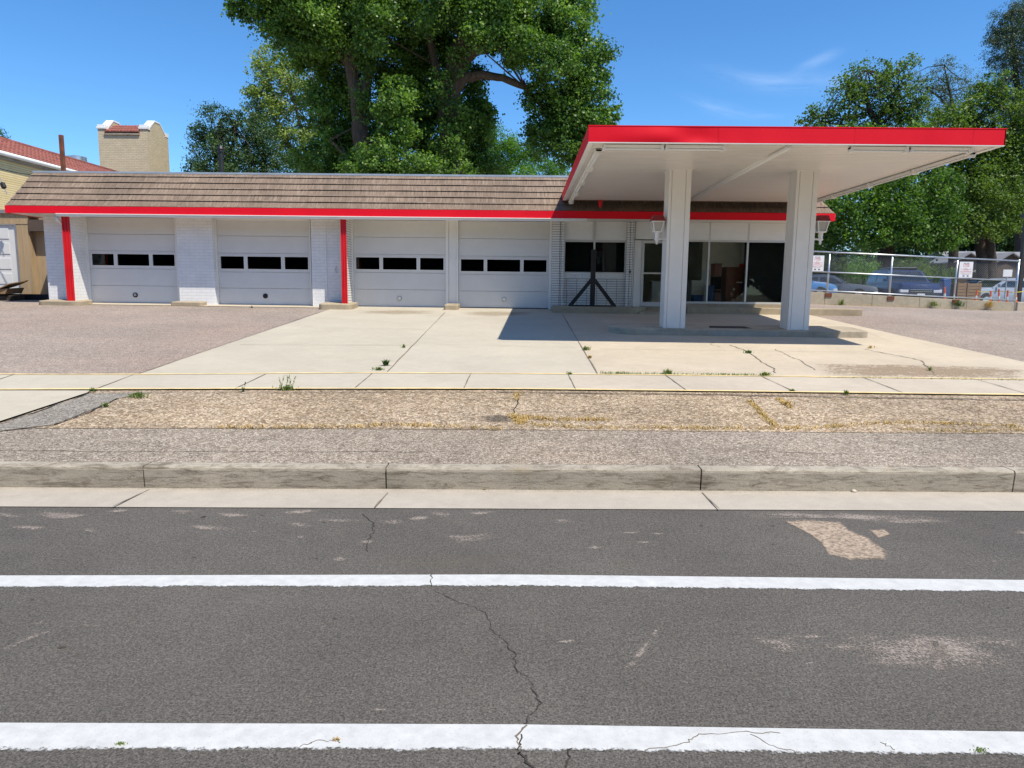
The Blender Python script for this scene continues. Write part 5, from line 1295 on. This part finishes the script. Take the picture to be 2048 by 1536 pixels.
F = [(490, 12, 34, 26, 0), (520, -20, 60, 40), (570, 40, 55, 42), (640, 40, 75, 75), (600, 95, 45, 38, 1.5), (655, 150, 55, 70, 2.5), (675, 235, 45, 65, 2), (700, 300, 70, 55, 2.5), (650, 325, 60, 36, 2),
     (760, 15, 60, 55, -2.5), (740, 60, 32, 45, -2.5), (810, 60, 60, 80, 1), (790, 160, 55, 80, 2.5), (865, 160, 45, 90, 3), (850, 250, 65, 80, 2.5), (790, 200, 38, 46, -2.6), (795, 260, 42, 36, -2.4), (760, 310, 55, 34, -3), (830, 335, 50, 26, -3), (900, 330, 70, 40, 2.5), (940, 280, 35, 50, 1.5), (700, 200, 22, 60, 2), (735, 250, 40, 60, 2.5),
     (900, 30, 60, 60, 2.5), (860, -5, 80, 55, -2), (985, 20, 75, 70, -1.5), (950, 190, 26, 60, 2), (1075, 25, 70, 62, 0), (1130, 70, 50, 62, -.5), (1170, 115, 46, 55, 0), (1185, 185, 34, 52, 0), (1050, 90, 45, 34, -2), (1110, 130, 50, 48, -1.5), (1140, 190, 45, 50), (1110, 225, 40, 55, .5), (1070, 200, 26, 40, 0), (1085, 275, 34, 40, 0), (1130, 290, 36, 46, 0), (1180, 250, 40, 36), (1222, 232, 26, 20), (1170, 305, 36, 36), (972, 240, 18, 44, 1), (1035, 120, 30, 22, -1), (960, 330, 60, 28, 1.5),
     (620, -60, 120, 60), (760, -110, 130, 80), (920, -120, 140, 90), (1060, -70, 110, 70), (1140, -20, 60, 50)]
FX = [(680, 290, 30, 40, 1), (690, 60, 50, 60, 1.5), (720, 120, 30, 40, 2), (880, 100, 60, 50, 2.5), (930, 230, 40, 50, 2.2), (760, 345, 80, 24, -3), (880, 350, 80, 24, 1), (690, 340, 50, 26, 2), (905, 320, 50, 40, 1.5), (895, 280, 36, 50, -.8, .5), (920, 230, 30, 36, -.7, .4), (900, 340, 50, 30, -1, .6), (885, 170, 26, 44, -.9, .4), (915, 120, 24, 30, -.8, .3), (730, 120, 22, 40, -.7, .4), (725, 200, 20, 40, -.5, .4), (715, 330, 34, 30, -.8, .6), (960, 70, 40, 30, -2.5, .6), (830, 250, 40, 50, 1.5), (1000, 60, 60, 40, 1), (960, 20, 60, 60, -1), (960, 250, 30, 50, 1.5), (1205, 270, 30, 30, 0), (1190, 310, 40, 34, 0), (1140, 240, 50, 50, 0), (640, 20, 60, 50, -1), (560, 60, 40, 30, 0)]
CL = [[(742, 600, .5), (735, 420, .46), (728, 340, .42), (718, 240, .38), (706, 150, .33), (694, 60, .26), (680, -60, .15)], [(718, 240, .24), (738, 140, .2), (745, 40, .16), (748, -50, .1)], [(706, 150, .16), (670, 90, .12), (610, 40, .08), (540, 0, .05)],
      [(905, 600, .75), (903, 420, .6), (900, 300, .55), (896, 200, .54), (910, 120, .42), (932, 60, .34), (950, -40, .22)], [(903, 178, .40), (922, 120, .34), (955, 98, .3), (1000, 88, .26), (1060, 62, .18), (1130, 50, .1)], [(905, 185, .3), (930, 155, .26), (965, 150, .22), (1005, 156, .18), (1050, 175, .14), (1090, 220, .09)], [(896, 200, .25), (870, 130, .2), (850, 40, .16)], [(1060, 62, .1), (1110, 110, .08), (1160, 150, .05)], [(735, 420, .1), (700, 320, .08), (660, 280, .05)], [(728, 310, .12), (780, 250, .08), (800, 210, .05)]]
tree('cottonwood_tree', 'huge dark green cottonwood with two thick trunks behind the garage roof', 36.0, (820, 610), F+FX, .125, 900, lm_cot, m_bark, CL, clump=.62, twigs=60, aspect=.9)
tree('elm_tree', 'small round dark green tree at the left, behind the flue pipe', 45.0, (437, 610), [(437, 245, 42, 34), (415, 290, 32, 40), (462, 285, 34, 45), (436, 325, 48, 45), (400, 345, 30, 30), (480, 345, 40, 42), (440, 400, 60, 50), (395, 262, 16, 22), (470, 235, 20, 18)], .14, 520, lm_dark, m_barkd, [[(440, 610, .25), (438, 380, .2), (432, 300, .12), (440, 240, .05)], [(438, 350, .12), (465, 290, .08), (470, 250, .04)]], clump=.5, aspect=.5, twigs=25)
tree('poplar_tree', 'tall yellowish green poplar leaning behind the dark cottonwood', 50.0, (640, 640), [(545, 125, 26, 40), (520, 165, 22, 55), (505, 215, 22, 45), (555, 190, 34, 55), (590, 150, 36, 55), (575, 245, 34, 45), (560, 290, 24, 40), (612, 290, 36, 45), (640, 260, 36, 40), (590, 330, 24, 30), (620, 200, 34, 45), (530, 250, 26, 36), (660, 320, 30, 30)], .15, 330, lm_pop, m_barkl, [[(640, 640, .34), (625, 400, .28), (612, 350, .25), (590, 310, .22), (570, 280, .16), (545, 230, .1), (528, 160, .05)], [(612, 345, .16), (606, 270, .13), (590, 210, .1), (565, 130, .05)], [(600, 300, .1), (620, 250, .08), (625, 190, .04)]], clump=.5, twigs=40)
tree('pine_green_tree', 'dense dark green tree between the poplar and the small round tree', 46.0, (535, 620), [(520, 265, 30, 40), (530, 300, 40, 45), (515, 335, 36, 40), (560, 345, 44, 30), (545, 400, 60, 50), (505, 290, 22, 40)], .14, 480, lm_dark, m_barkd, [[(535, 620, .25), (530, 350, .18), (525, 270, .06)]], clump=.5, aspect=.5)
tree('locust_tree', 'bright green feathery tree seen under the cottonwood beside the canopy', 52.0, (1010, 640), [(970, 275, 36, 28), (1010, 285, 40, 30), (950, 320, 45, 32), (1000, 325, 48, 32), (1055, 310, 40, 30), (1085, 335, 45, 26), (1115, 345, 30, 24), (1000, 370, 80, 40), (930, 355, 40, 24)], .13, 620, lm_bri, m_barkd, [[(1010, 640, .2), (1005, 400, .17), (1000, 330, .12), (985, 280, .05)], [(1003, 370, .1), (1040, 320, .07), (1060, 290, .03)]], clump=.55, aspect=.5, twigs=20)
# right hand group
tree('ash_tree', 'rounded mid green tree with bare forking stem rising above the canopy edge', 50.0, (1765, 610), [(1735, 160, 44, 38), (1790, 148, 34, 28), (1700, 200, 40, 34), (1760, 195, 48, 36), (1815, 195, 36, 40), (1660, 235, 36, 22), (1632, 228, 20, 20), (1612, 245, 22, 10), (1790, 235, 44, 28), (1725, 245, 46, 20), (1840, 235, 40, 30), (1690, 165, 22, 18), (1820, 130, 20, 16)], .15, 240, lm_mid, m_barkd, [[(1768, 610, .4), (1764, 420, .36), (1758, 300, .28), (1750, 245, .22), (1738, 215, .16), (1728, 175, .08), (1735, 140, .04)], [(1750, 240, .14), (1775, 215, .1), (1795, 180, .06), (1800, 145, .03)], [(1745, 228, .1), (1715, 212, .07), (1690, 190, .04)], [(1755, 270, .12), (1700, 250, .08), (1640, 246, .04)], [(1752, 250, .1), (1800, 225, .07), (1835, 205, .03)]], clump=.5, twigs=60)
tree('shade_tree', 'broad dark green tree with thick trunk behind the blue car', 44.0, (1775, 590), [(1720, 330, 70, 50), (1650, 400, 60, 60), (1800, 330, 80, 60), (1700, 420, 60, 55, -2), (1770, 400, 75, 50, -2), (1850, 400, 70, 60, -1), (1740, 465, 45, 30, -2.5), (1825, 460, 55, 40, -2), (1660, 470, 50, 36), (1880, 470, 45, 40, -1), (1720, 280, 70, 30), (1820, 280, 60, 36), (1640, 330, 40, 50), (1640, 290, 30, 40)], .15, 470, lm_mid2, m_barkd, [[(1775, 590, .40), (1775, 520, .36), (1777, 450, .36), (1775, 400, .3), (1765, 330, .2), (1750, 270, .1)], [(1776, 440, .2), (1820, 390, .14), (1860, 350, .07)], [(1776, 430, .2), (1720, 390, .12), (1680, 360, .06)], [(1778, 470, .14), (1850, 500, .1), (1930, 480, .07), (1970, 440, .05)]], clump=.6, twigs=40)
tree('forked_tree', 'green tree with dark forked trunk before the brown house', 46.0, (1975, 590), [(1960, 230, 50, 50), (1990, 180, 34, 34), (1930, 300, 60, 50), (2000, 300, 60, 60), (1910, 390, 60, 55), (1985, 390, 70, 55, -1), (2050, 380, 60, 70), (1930, 450, 46, 34, -2), (2010, 450, 46, 30, -2), (2050, 300, 50, 60), (1905, 250, 40, 36), (2070, 230, 50, 50), (1890, 330, 40, 45)], .15, 430, lm_mid, m_barkd, [[(1968, 600, .34), (1964, 520, .32), (1957, 450, .27), (1940, 380, .18), (1930, 300, .08)], [(1982, 600, .4), (1978, 520, .38), (1975, 450, .34), (1985, 380, .24), (1990, 280, .12), (1985, 200, .05)], [(1978, 460, .14), (2020, 420, .1), (2050, 370, .05)]], clump=.6, twigs=50)
tree('olive_tree', 'greyish green open tree behind the rounded tree above the canopy', 60.0, (1900, 610), [(1888, 150, 34, 34), (1860, 180, 36, 30), (1915, 175, 36, 36), (1870, 225, 40, 26), (1930, 220, 40, 40), (1825, 165, 22, 22), (1900, 250, 60, 30), (1950, 180, 24, 28)], .16, 210, lm_oliv, m_barkd, [[(1905, 610, .4), (1910, 350, .3), (1916, 260, .22), (1905, 210, .15), (1896, 170, .08), (1888, 130, .03)], [(1912, 240, .12), (1880, 195, .08), (1850, 175, .04)], [(1914, 250, .12), (1935, 200, .07), (1945, 170, .03)]], clump=.45, aspect=.35, twigs=10, droop=.8)
tree('willow_tree', 'very tall grey green tree at the right edge of the picture', 66.0, (2040, 620), [(2020, 40, 32, 34), (2000, 100, 30, 40), (2040, 110, 40, 60), (2060, 30, 40, 40), (2020, 180, 40, 50), (2060, 200, 50, 60), (2075, 110, 40, 60), (1990, 70, 16, 20), (2030, 260, 40, 50), (2040, 340, 60, 60)], .17, 400, lm_wil, m_barkd, [[(2040, 620, .5), (2040, 300, .4), (2035, 180, .25), (2025, 80, .12), (2020, 20, .04)]], clump=.5, aspect=.35, twigs=40, droop=.9)
tree('hedge_tree', 'dark background tree filling the gap right of the canopy column', 54.0, (1640, 600), [(1600, 330, 50, 60), (1610, 420, 60, 60), (1680, 500, 60, 40), (1620, 500, 60, 50), (1740, 520, 50, 30), (1650, 555, 60, 34), (1740, 560, 60, 24), (1830, 550, 50, 30), (1560, 380, 50, 60), (1560, 460, 50, 60)], .16, 420, lm_dark, m_barkd, [[(1640, 600, .3), (1625, 450, .24), (1610, 340, .1)]], clump=.6, aspect=.6)
tree('background_tree', 'dark background tree behind the forked tree and the house', 78.0, (1960, 610), [(1850, 430, 60, 60), (1850, 510, 60, 40), (1960, 440, 80, 50), (2040, 450, 60, 50), (2060, 520, 60, 40), (1780, 500, 50, 40), (1900, 520, 40, 34), (2000, 380, 90, 50), (2090, 400, 60, 80), (1960, 500, 40, 30), (2000, 480, 50, 30), (1920, 470, 50, 30)], .24, 330, lm_dark, m_barkd, [[(1960, 610, .4), (1955, 480, .3), (1960, 400, .1)]], clump=.8)
tree('distant_tree', 'dark tree top peeping over the tile roof at the left edge', 70.0, (-5, 620), [(-8, 275, 26, 22), (-30, 262, 26, 30), (5, 290, 24, 18), (-20, 320, 50, 40)], .2, 230, lm_dark, m_barkd, [[(-5, 620, .3), (-10, 350, .2), (-12, 280, .06)]], clump=.5, aspect=.5)
# shrubs beyond the fence
def shrub(name, label, px, py, rx, ry, Y, mat, leaf=.12, dens=300, aspect=.5):
    bx = at(px, py, Y); t = thing(name, label, 'shrub', (bx.x, Y, 1.05)); org = np.array([bx.x, Y, 1.05])
    P_, O_, T_ = crown_points([(px, py, rx, ry, 0), (px-rx*.5, py+ry*.4, rx*.6, ry*.7, .3), (px+rx*.5, py+ry*.3, rx*.6, ry*.7, -.3), (px, py+ry, rx*1.0, ry*.8, 0)], Y, dens, .3)
    b = MB()
    for k in range(7): b.tube([(bx.x+random.uniform(-.2, .2), Y, 1.0), (bx.x+random.uniform(-1, 1)*rx*Y/FPX, Y+random.uniform(-.4, .4), bx.z+random.uniform(-.2, .5))], [.03, .01], 5)
    b.build('stem', m_barkd, t); leaf_mesh('foliage', P_, leaf, mat, t, O_, T_, org, aspect); return t
shrub('shrub', 'bright green feathery shrub behind the fence left of the blue car', 1722, 532, 36, 24, 40.5, lm_bri)
shrub('shrub', 'dull green shrub behind the fence above the dark blue car', 1822, 538, 40, 22, 41.0, lm_mid)
shrub('shrub', 'small dark shrub at the foot of the trees left of the crates', 1880, 545, 30, 20, 43.0, lm_mid2)

# ------------------------------------------------------------------ weeds and dry grass
m_weed = leafmat('weed leaves', (.09, .14, .03), (.24, .30, .08), .55, .3)
m_weedd = leafmat('dark weed leaves', (.04, .10, .03), (.10, .19, .05), .5, .3)
m_straw = leafmat('dry grass', (.38, .25, .08), (.66, .47, .20), .7, .2)
def blades(name, pts, hgt, wid, mat, parent=None, lean=.7, org=(0, 0, 0)):
    n = len(pts); pts = np.array(pts); an = rng.uniform(0, 2*math.pi, n); d = np.stack([np.cos(an), np.sin(an), np.zeros(n)], 1); s = np.stack([-np.sin(an), np.cos(an), np.zeros(n)], 1)
    h = hgt*rng.uniform(.4, 1.3, (n, 1)); w_ = wid*rng.uniform(.6, 1.3, (n, 1)); l = lean*rng.uniform(.2, 1.4, (n, 1)); up = np.array([0, 0, 1.])
    m1 = pts+d*h*l*.35+up*h*.6; m2 = pts+d*h*l+up*h*(.95-.3*l)
    v = np.stack([pts-s*w_*.5, pts+s*w_*.5, m1+s*w_*.4, m1-s*w_*.4, m2], 1).reshape(-1, 3)-np.array(org)
    b = MB(); b.v = [tuple(x) for x in v]
    for i in range(n): q = 5*i; b.f += [(q, q+1, q+2, q+3), (q+3, q+2, q+4)]
    o = b.build(name, mat, parent, world=False)
    o.data.attributes.new('tone', 'FLOAT', 'POINT').data.foreach_set('value', np.repeat(rng.uniform(0, 1, n), 5).astype(np.float32)); return o
def weed(px, py, wpx, label, mat=m_weed, hgt=.09, n=70, zf=lot, dz=.02, stems=0, wid=.012, lean=.9):
    c = zf(px, py); rad = wpx*.5*c.y/FPX
    pts = []
    for k in range(n):
        a = random.uniform(0, 6.28); r = rad*abs(random.gauss(0, .45)); x, y = c.x+r*math.cos(a), c.y+r*.6*math.sin(a); pts.append((x, y, (c.z+dz+(y-c.y)*PC) if zf is lot else c.z+dz))
    o = blades('weed', pts, hgt, wid, mat, None, lean, tuple(c)); o.location = c
    if stems:
        q = []
        for k in range(stems):
            a = random.uniform(0, 6.28); x = c.x+rad*random.uniform(-.8, .8); h = hgt*random.uniform(1.5, 3.2)
            for j in range(14): t = j/14; q.append((x+.06*t*math.cos(a), c.y+.03*t, c.z+dz+h*t))
        s = blades('stem', q, .03, .012, mat, o, 1.0, tuple(c))
    return tag(o, label, 'weed', 'weeds in the paving joints')
weed(758, 742, 30, 'low weed at the joint foot beside the dark leafy tuft', m_weed, .045, 90)
weed(772, 733, 12, 'small upright dark green leafy tuft on the forecourt joint', m_weedd, .10, 60, wid=.025)
weed(808, 697, 14, 'tiny weed higher up the middle forecourt joint', m_weed, .08, 30)
weed(1172, 702, 18, 'green weed in the joint near the canopy shadow edge', m_weed, .08, 60)
weed(1180, 718, 14, 'yellow green weed below it in the slanting joint', m_straw, .05, 50)
weed(1140, 752, 14, 'small weed at the sidewalk corner of the slanting joint', m_weed, .05, 40)
weed(1335, 750, 20, 'bright weed at the yellow line, left end of the grassy seam', m_weed, .08, 70)
weed(1497, 708, 20, 'green weed in the cracked slab before the island', m_weedd, .06, 60)
weed(1740, 698, 16, 'faded weed near the right crack beyond the shadow', m_straw, .06, 40)
weed(1860, 743, 12, 'green weed in the exposed aggregate crack', m_weed, .06, 40)
weed(1530, 755, 26, 'weed where the sidewalk joint meets the grassy seam', m_weed, .07, 90)
weed(1585, 786, 16, 'low weed at the street side end of a sidewalk joint', m_weed, .04, 50)
weed(1692, 792, 14, 'small green weed on the street side yellow line', m_weed, .06, 50)
weed(575, 782, 46, 'tall thin stemmed weed on the street side yellow line', m_weed, .06, 110, stems=7)
weed(487, 786, 5, 'single spindly weed left of the tall weed', m_weedd, .06, 16, stems=1)
weed(185, 786, 16, 'weed at the corner of the driveway slab', m_weed, .05, 60)
weed(275, 797, 46, 'weed row along the gravel crack at the left', m_weed, .06, 150)
weed(212, 816, 18, 'small weed on the gravel crack near the grey wedge', m_weed, .05, 50)
weed(1575, 812, 30, 'yellowing weed in the gravel near the forked dry crack', m_straw, .05, 60)
weed(504, 617, 12, 'tiny green weed at the second garage door sill', m_weedd, .07, 30)
weed(1683, 610, 14, 'green weed at the foot of the concrete wall near the column', m_weed, .3, 60, lambda x, y: at(x, y, FY-.2), 0)
weed(1868, 612, 30, 'grey green weed against the wall below the blue car', m_weed, .22, 110, lambda x, y: at(x, y, FY-.2), 0)
weed(1918, 612, 24, 'bushy green weed against the wall below the second sign', m_weedd, .26, 100, lambda x, y: at(x, y, FY-.2), 0)
weed(1980, 614, 24, 'yellow flowering weed against the wall below the tape', m_straw, .3, 100, lambda x, y: at(x, y, FY-.2), 0)
weed(240, 1490, 26, 'mossy weed in the near white line at the left', m_weed, .007, 60, zr, .004, wid=.004)
weed(675, 1482, 18, 'small grassy weed in the near white line', m_straw, .010, 26, zr, .004, wid=.004)
weed(1960, 1503, 44, 'flat green weed in the near white line at the right', m_weed, .007, 80, zr, .004, wid=.004)
def grassline(name, px, wd, hgt, dens, mat, label, cat='dry grass', zf=lot, dz=.014):
    pts = []
    for a_, c_ in zip(px[:-1], px[1:]):
        p, q = zf(*a_), zf(*c_); n = int((q-p).length*dens)
        for k in range(n):
            t = random.random(); r = p.lerp(q, t); dy = random.gauss(0, wd*.4); den = .5+.5*math.sin(r.x*7.3)*math.sin(r.x*2.9+1)
            if random.random() > .35+.65*abs(den): continue
            pts.append((r.x+random.gauss(0, wd*.3), r.y+dy, r.z+dz+dy*PC))
    o = blades(name, pts, hgt, .010, mat, None, 1.3); return tag(o, label, cat, kind='stuff')
grassline('dry_grass', [(1060, 852), (1180, 858), (1300, 858), (1545, 860), (1640, 858), (1740, 850), (1820, 848), (1960, 852), (2050, 856)], .08, .03, 260, m_straw, 'dry straw coloured grass along the gravel strip edge')
grassline('dry_grass', [(1800, 862), (1950, 866), (2050, 862)], .06, .028, 150, m_straw, 'second thin band of straw coloured grass at the right')
grassline('dry_grass', [(430, 858), (560, 858), (640, 857), (700, 857), (780, 852), (900, 856), (1000, 862)], .07, .04, 180, m_straw, 'patchy straw coloured grass at the left of the gravel strip')
grassline('dry_grass', [(1022, 832), (1040, 852), (1050, 842), (1030, 836), (1100, 842), (1228, 843)], .08, .04, 380, m_straw, 'thick tuft of straw coloured grass in the gravel crack')
grassline('dry_grass', [(1036, 788), (1032, 802)], .06, .05, 260, m_straw, 'short straw coloured grass at the sidewalk end of the gravel crack')
grassline('dry_grass', [(1500, 805), (1516, 822), (1535, 842), (1556, 858)], .07, .035, 300, m_straw, 'straw coloured grass following the forked gravel crack')
grassline('dry_grass', [(1555, 800), (1585, 820)], .05, .04, 260, m_straw, 'short straw coloured grass beside the forked crack')
grassline('seam_grass', [(1195, 749), (1335, 751), (1460, 753), (1545, 754)], .05, .05, 230, m_weed, 'green grass in the seam behind the sidewalk', 'grass')
grassline('seam_grass', [(1640, 758), (1800, 760), (2050, 764)], .05, .035, 110, m_weed, 'thin green grass in the right seam behind the sidewalk', 'grass')
grassline('wall_grass', [(1640, 611), (1800, 613), (1905, 617), (2020, 621)], .1, .08, 60, m_straw, 'dry grass along the foot of the fence wall', 'dry grass', lambda x, y: at(x, y, FY-.2), 0)
# small litter
def pebble(px, py, r, label, mat, zf=zr, dz=0.):
    c = zf(px, py); b = MB(); n = 7
    for k in range(4):
        ph_ = (k+.5)/4*math.pi
        for j in range(n): a = 6.283*j/n; q = r*random.uniform(.8, 1.2); b.v.append((q*math.sin(ph_)*math.cos(a), q*math.sin(ph_)*math.sin(a)*.8, r*.6+r*.6*math.cos(ph_)))
    for k in range(3):
        for j in range(n): b.f.append((k*n+j, k*n+(j+1) % n, (k+1)*n+(j+1) % n, (k+1)*n+j))
    b.f += [tuple(range(n-1, -1, -1)), tuple(3*n+j for j in range(n))]
    o = b.build('pebble', mat, smooth=True); o.location = c+Vector((0, 0, dz)); return tag(o, label, 'stone')
m_peb = simple('pale stone', (.6, .5, .4), .8, .2)
pebble(1707, 985, .022, 'pale pink pebble against the kerb at the right', m_peb, zg)
pebble(648, 978, .013, 'small pale pebble against the kerb, left of the middle', m_peb, zg)
pebble(1268, 1360+0, .012, 'tiny white stone on the road near the slanting scuff', m_peb) if False else None
def leaf_litter(px, py, l, ang, label, mat, zf=zr):
    c = zf(px, py); b = MB(); ca, sa = math.cos(ang), math.sin(ang)
    P2 = [(-.5, 0, .004), (-.1, -.16, .012), (.3, -.12, .016), (.5, 0, .01), (.3, .13, .006), (-.1, .17, .004)]
    b.poly([((x*ca-y*sa)*l, (x*sa+y*ca)*l, z) for x, y, z in P2]); o = b.build('fallen_leaf', mat); o.location = c; return tag(o, label, 'leaf', 'fallen leaves')
m_yl = simple('yellow leaf', (.55, .36, .06), .6, .2, 20); m_rl = simple('red brown leaf', (.25, .06, .03), .6, .2, 20)
leaf_litter(124, 1297, .045, .1, 'curled yellow leaf on the road at the left', m_yl)
leaf_litter(406, 1036, .05, .2, 'red brown leaf on the road near the gutter', m_rl)
leaf_litter(772, 978, .06, .3, 'yellow leaf at the kerb joint', m_yl, zg)
leaf_litter(968, 981, .04, -.2, 'small yellow leaf in the gutter against the kerb', m_yl, zg)

# unseen lawn and trees added across the street so the glass reflects something dark
MB().add([(-80, -14, .02), (80, -14, .02), (80, -8.2, .02), (-80, -8.2, .02)], [(0, 1, 2, 3)]).build('added_dark_lawn', simple('added dark lawn', (.04, .06, .02), .9, .3, 2))['kind'] = 'structure'
for k, (x_, h_, l) in enumerate(((-58, 15, 'far leftmost'), (-49, 14, 'far second'), (-40, 15, 'far third'), (-31, 14, 'leftmost'), (-22, 15, 'second'), (-14, 14, 'third'), (-6, 15, 'fourth'), (2, 14, 'fifth'), (10, 15, 'sixth'), (18, 14, 'seventh'), (27, 15, 'rightmost'))):
    Yb = -26-(k%2)*3; org = np.array([x_, Yb, 0.]); t = thing('added_reflection_tree', l+' of the unseen trees added behind the camera to darken the shop glass', 'tree', tuple(org))
    pts = rng.normal(size=(7000, 3)); pts /= np.linalg.norm(pts, axis=1, keepdims=True); out = pts.copy()
    pts = pts*rng.uniform(.4, 1, size=(7000, 1))**.5*np.array([6.2, 4, h_*.5])+np.array([x_, Yb, h_*.5])
    MB().tube([(x_, Yb, 0), (x_+.2, Yb, h_*.3), (x_, Yb, h_*.8)], [.4, .32, .1], 8).build('trunk', m_barkd, t, smooth=True)
    leaf_mesh('crown', pts, .8, lm_dark, t, out, rng.uniform(0, 1, 7000), org)

# a far belt of trees that reads as one dark mass behind everything
q = rng.uniform(0, 1, size=(16000, 3)); pts = np.stack([-70+190*q[:, 0], 112+10*q[:, 1], 1+(3.2+1.6*np.sin(q[:, 0]*23)+1.1*np.sin(q[:, 0]*61))*q[:, 2]], 1)
wood = thing('far_wood', 'dark belt of distant trees low on the horizon', 'wood', (0, 112, 1)); wood['kind'] = 'stuff'
leaf_mesh('foliage', pts, 1.1, lm_dark, wood, np.tile([0, -.5, .5], (16000, 1)), q[:, 1], np.array([0, 112., 1.]))
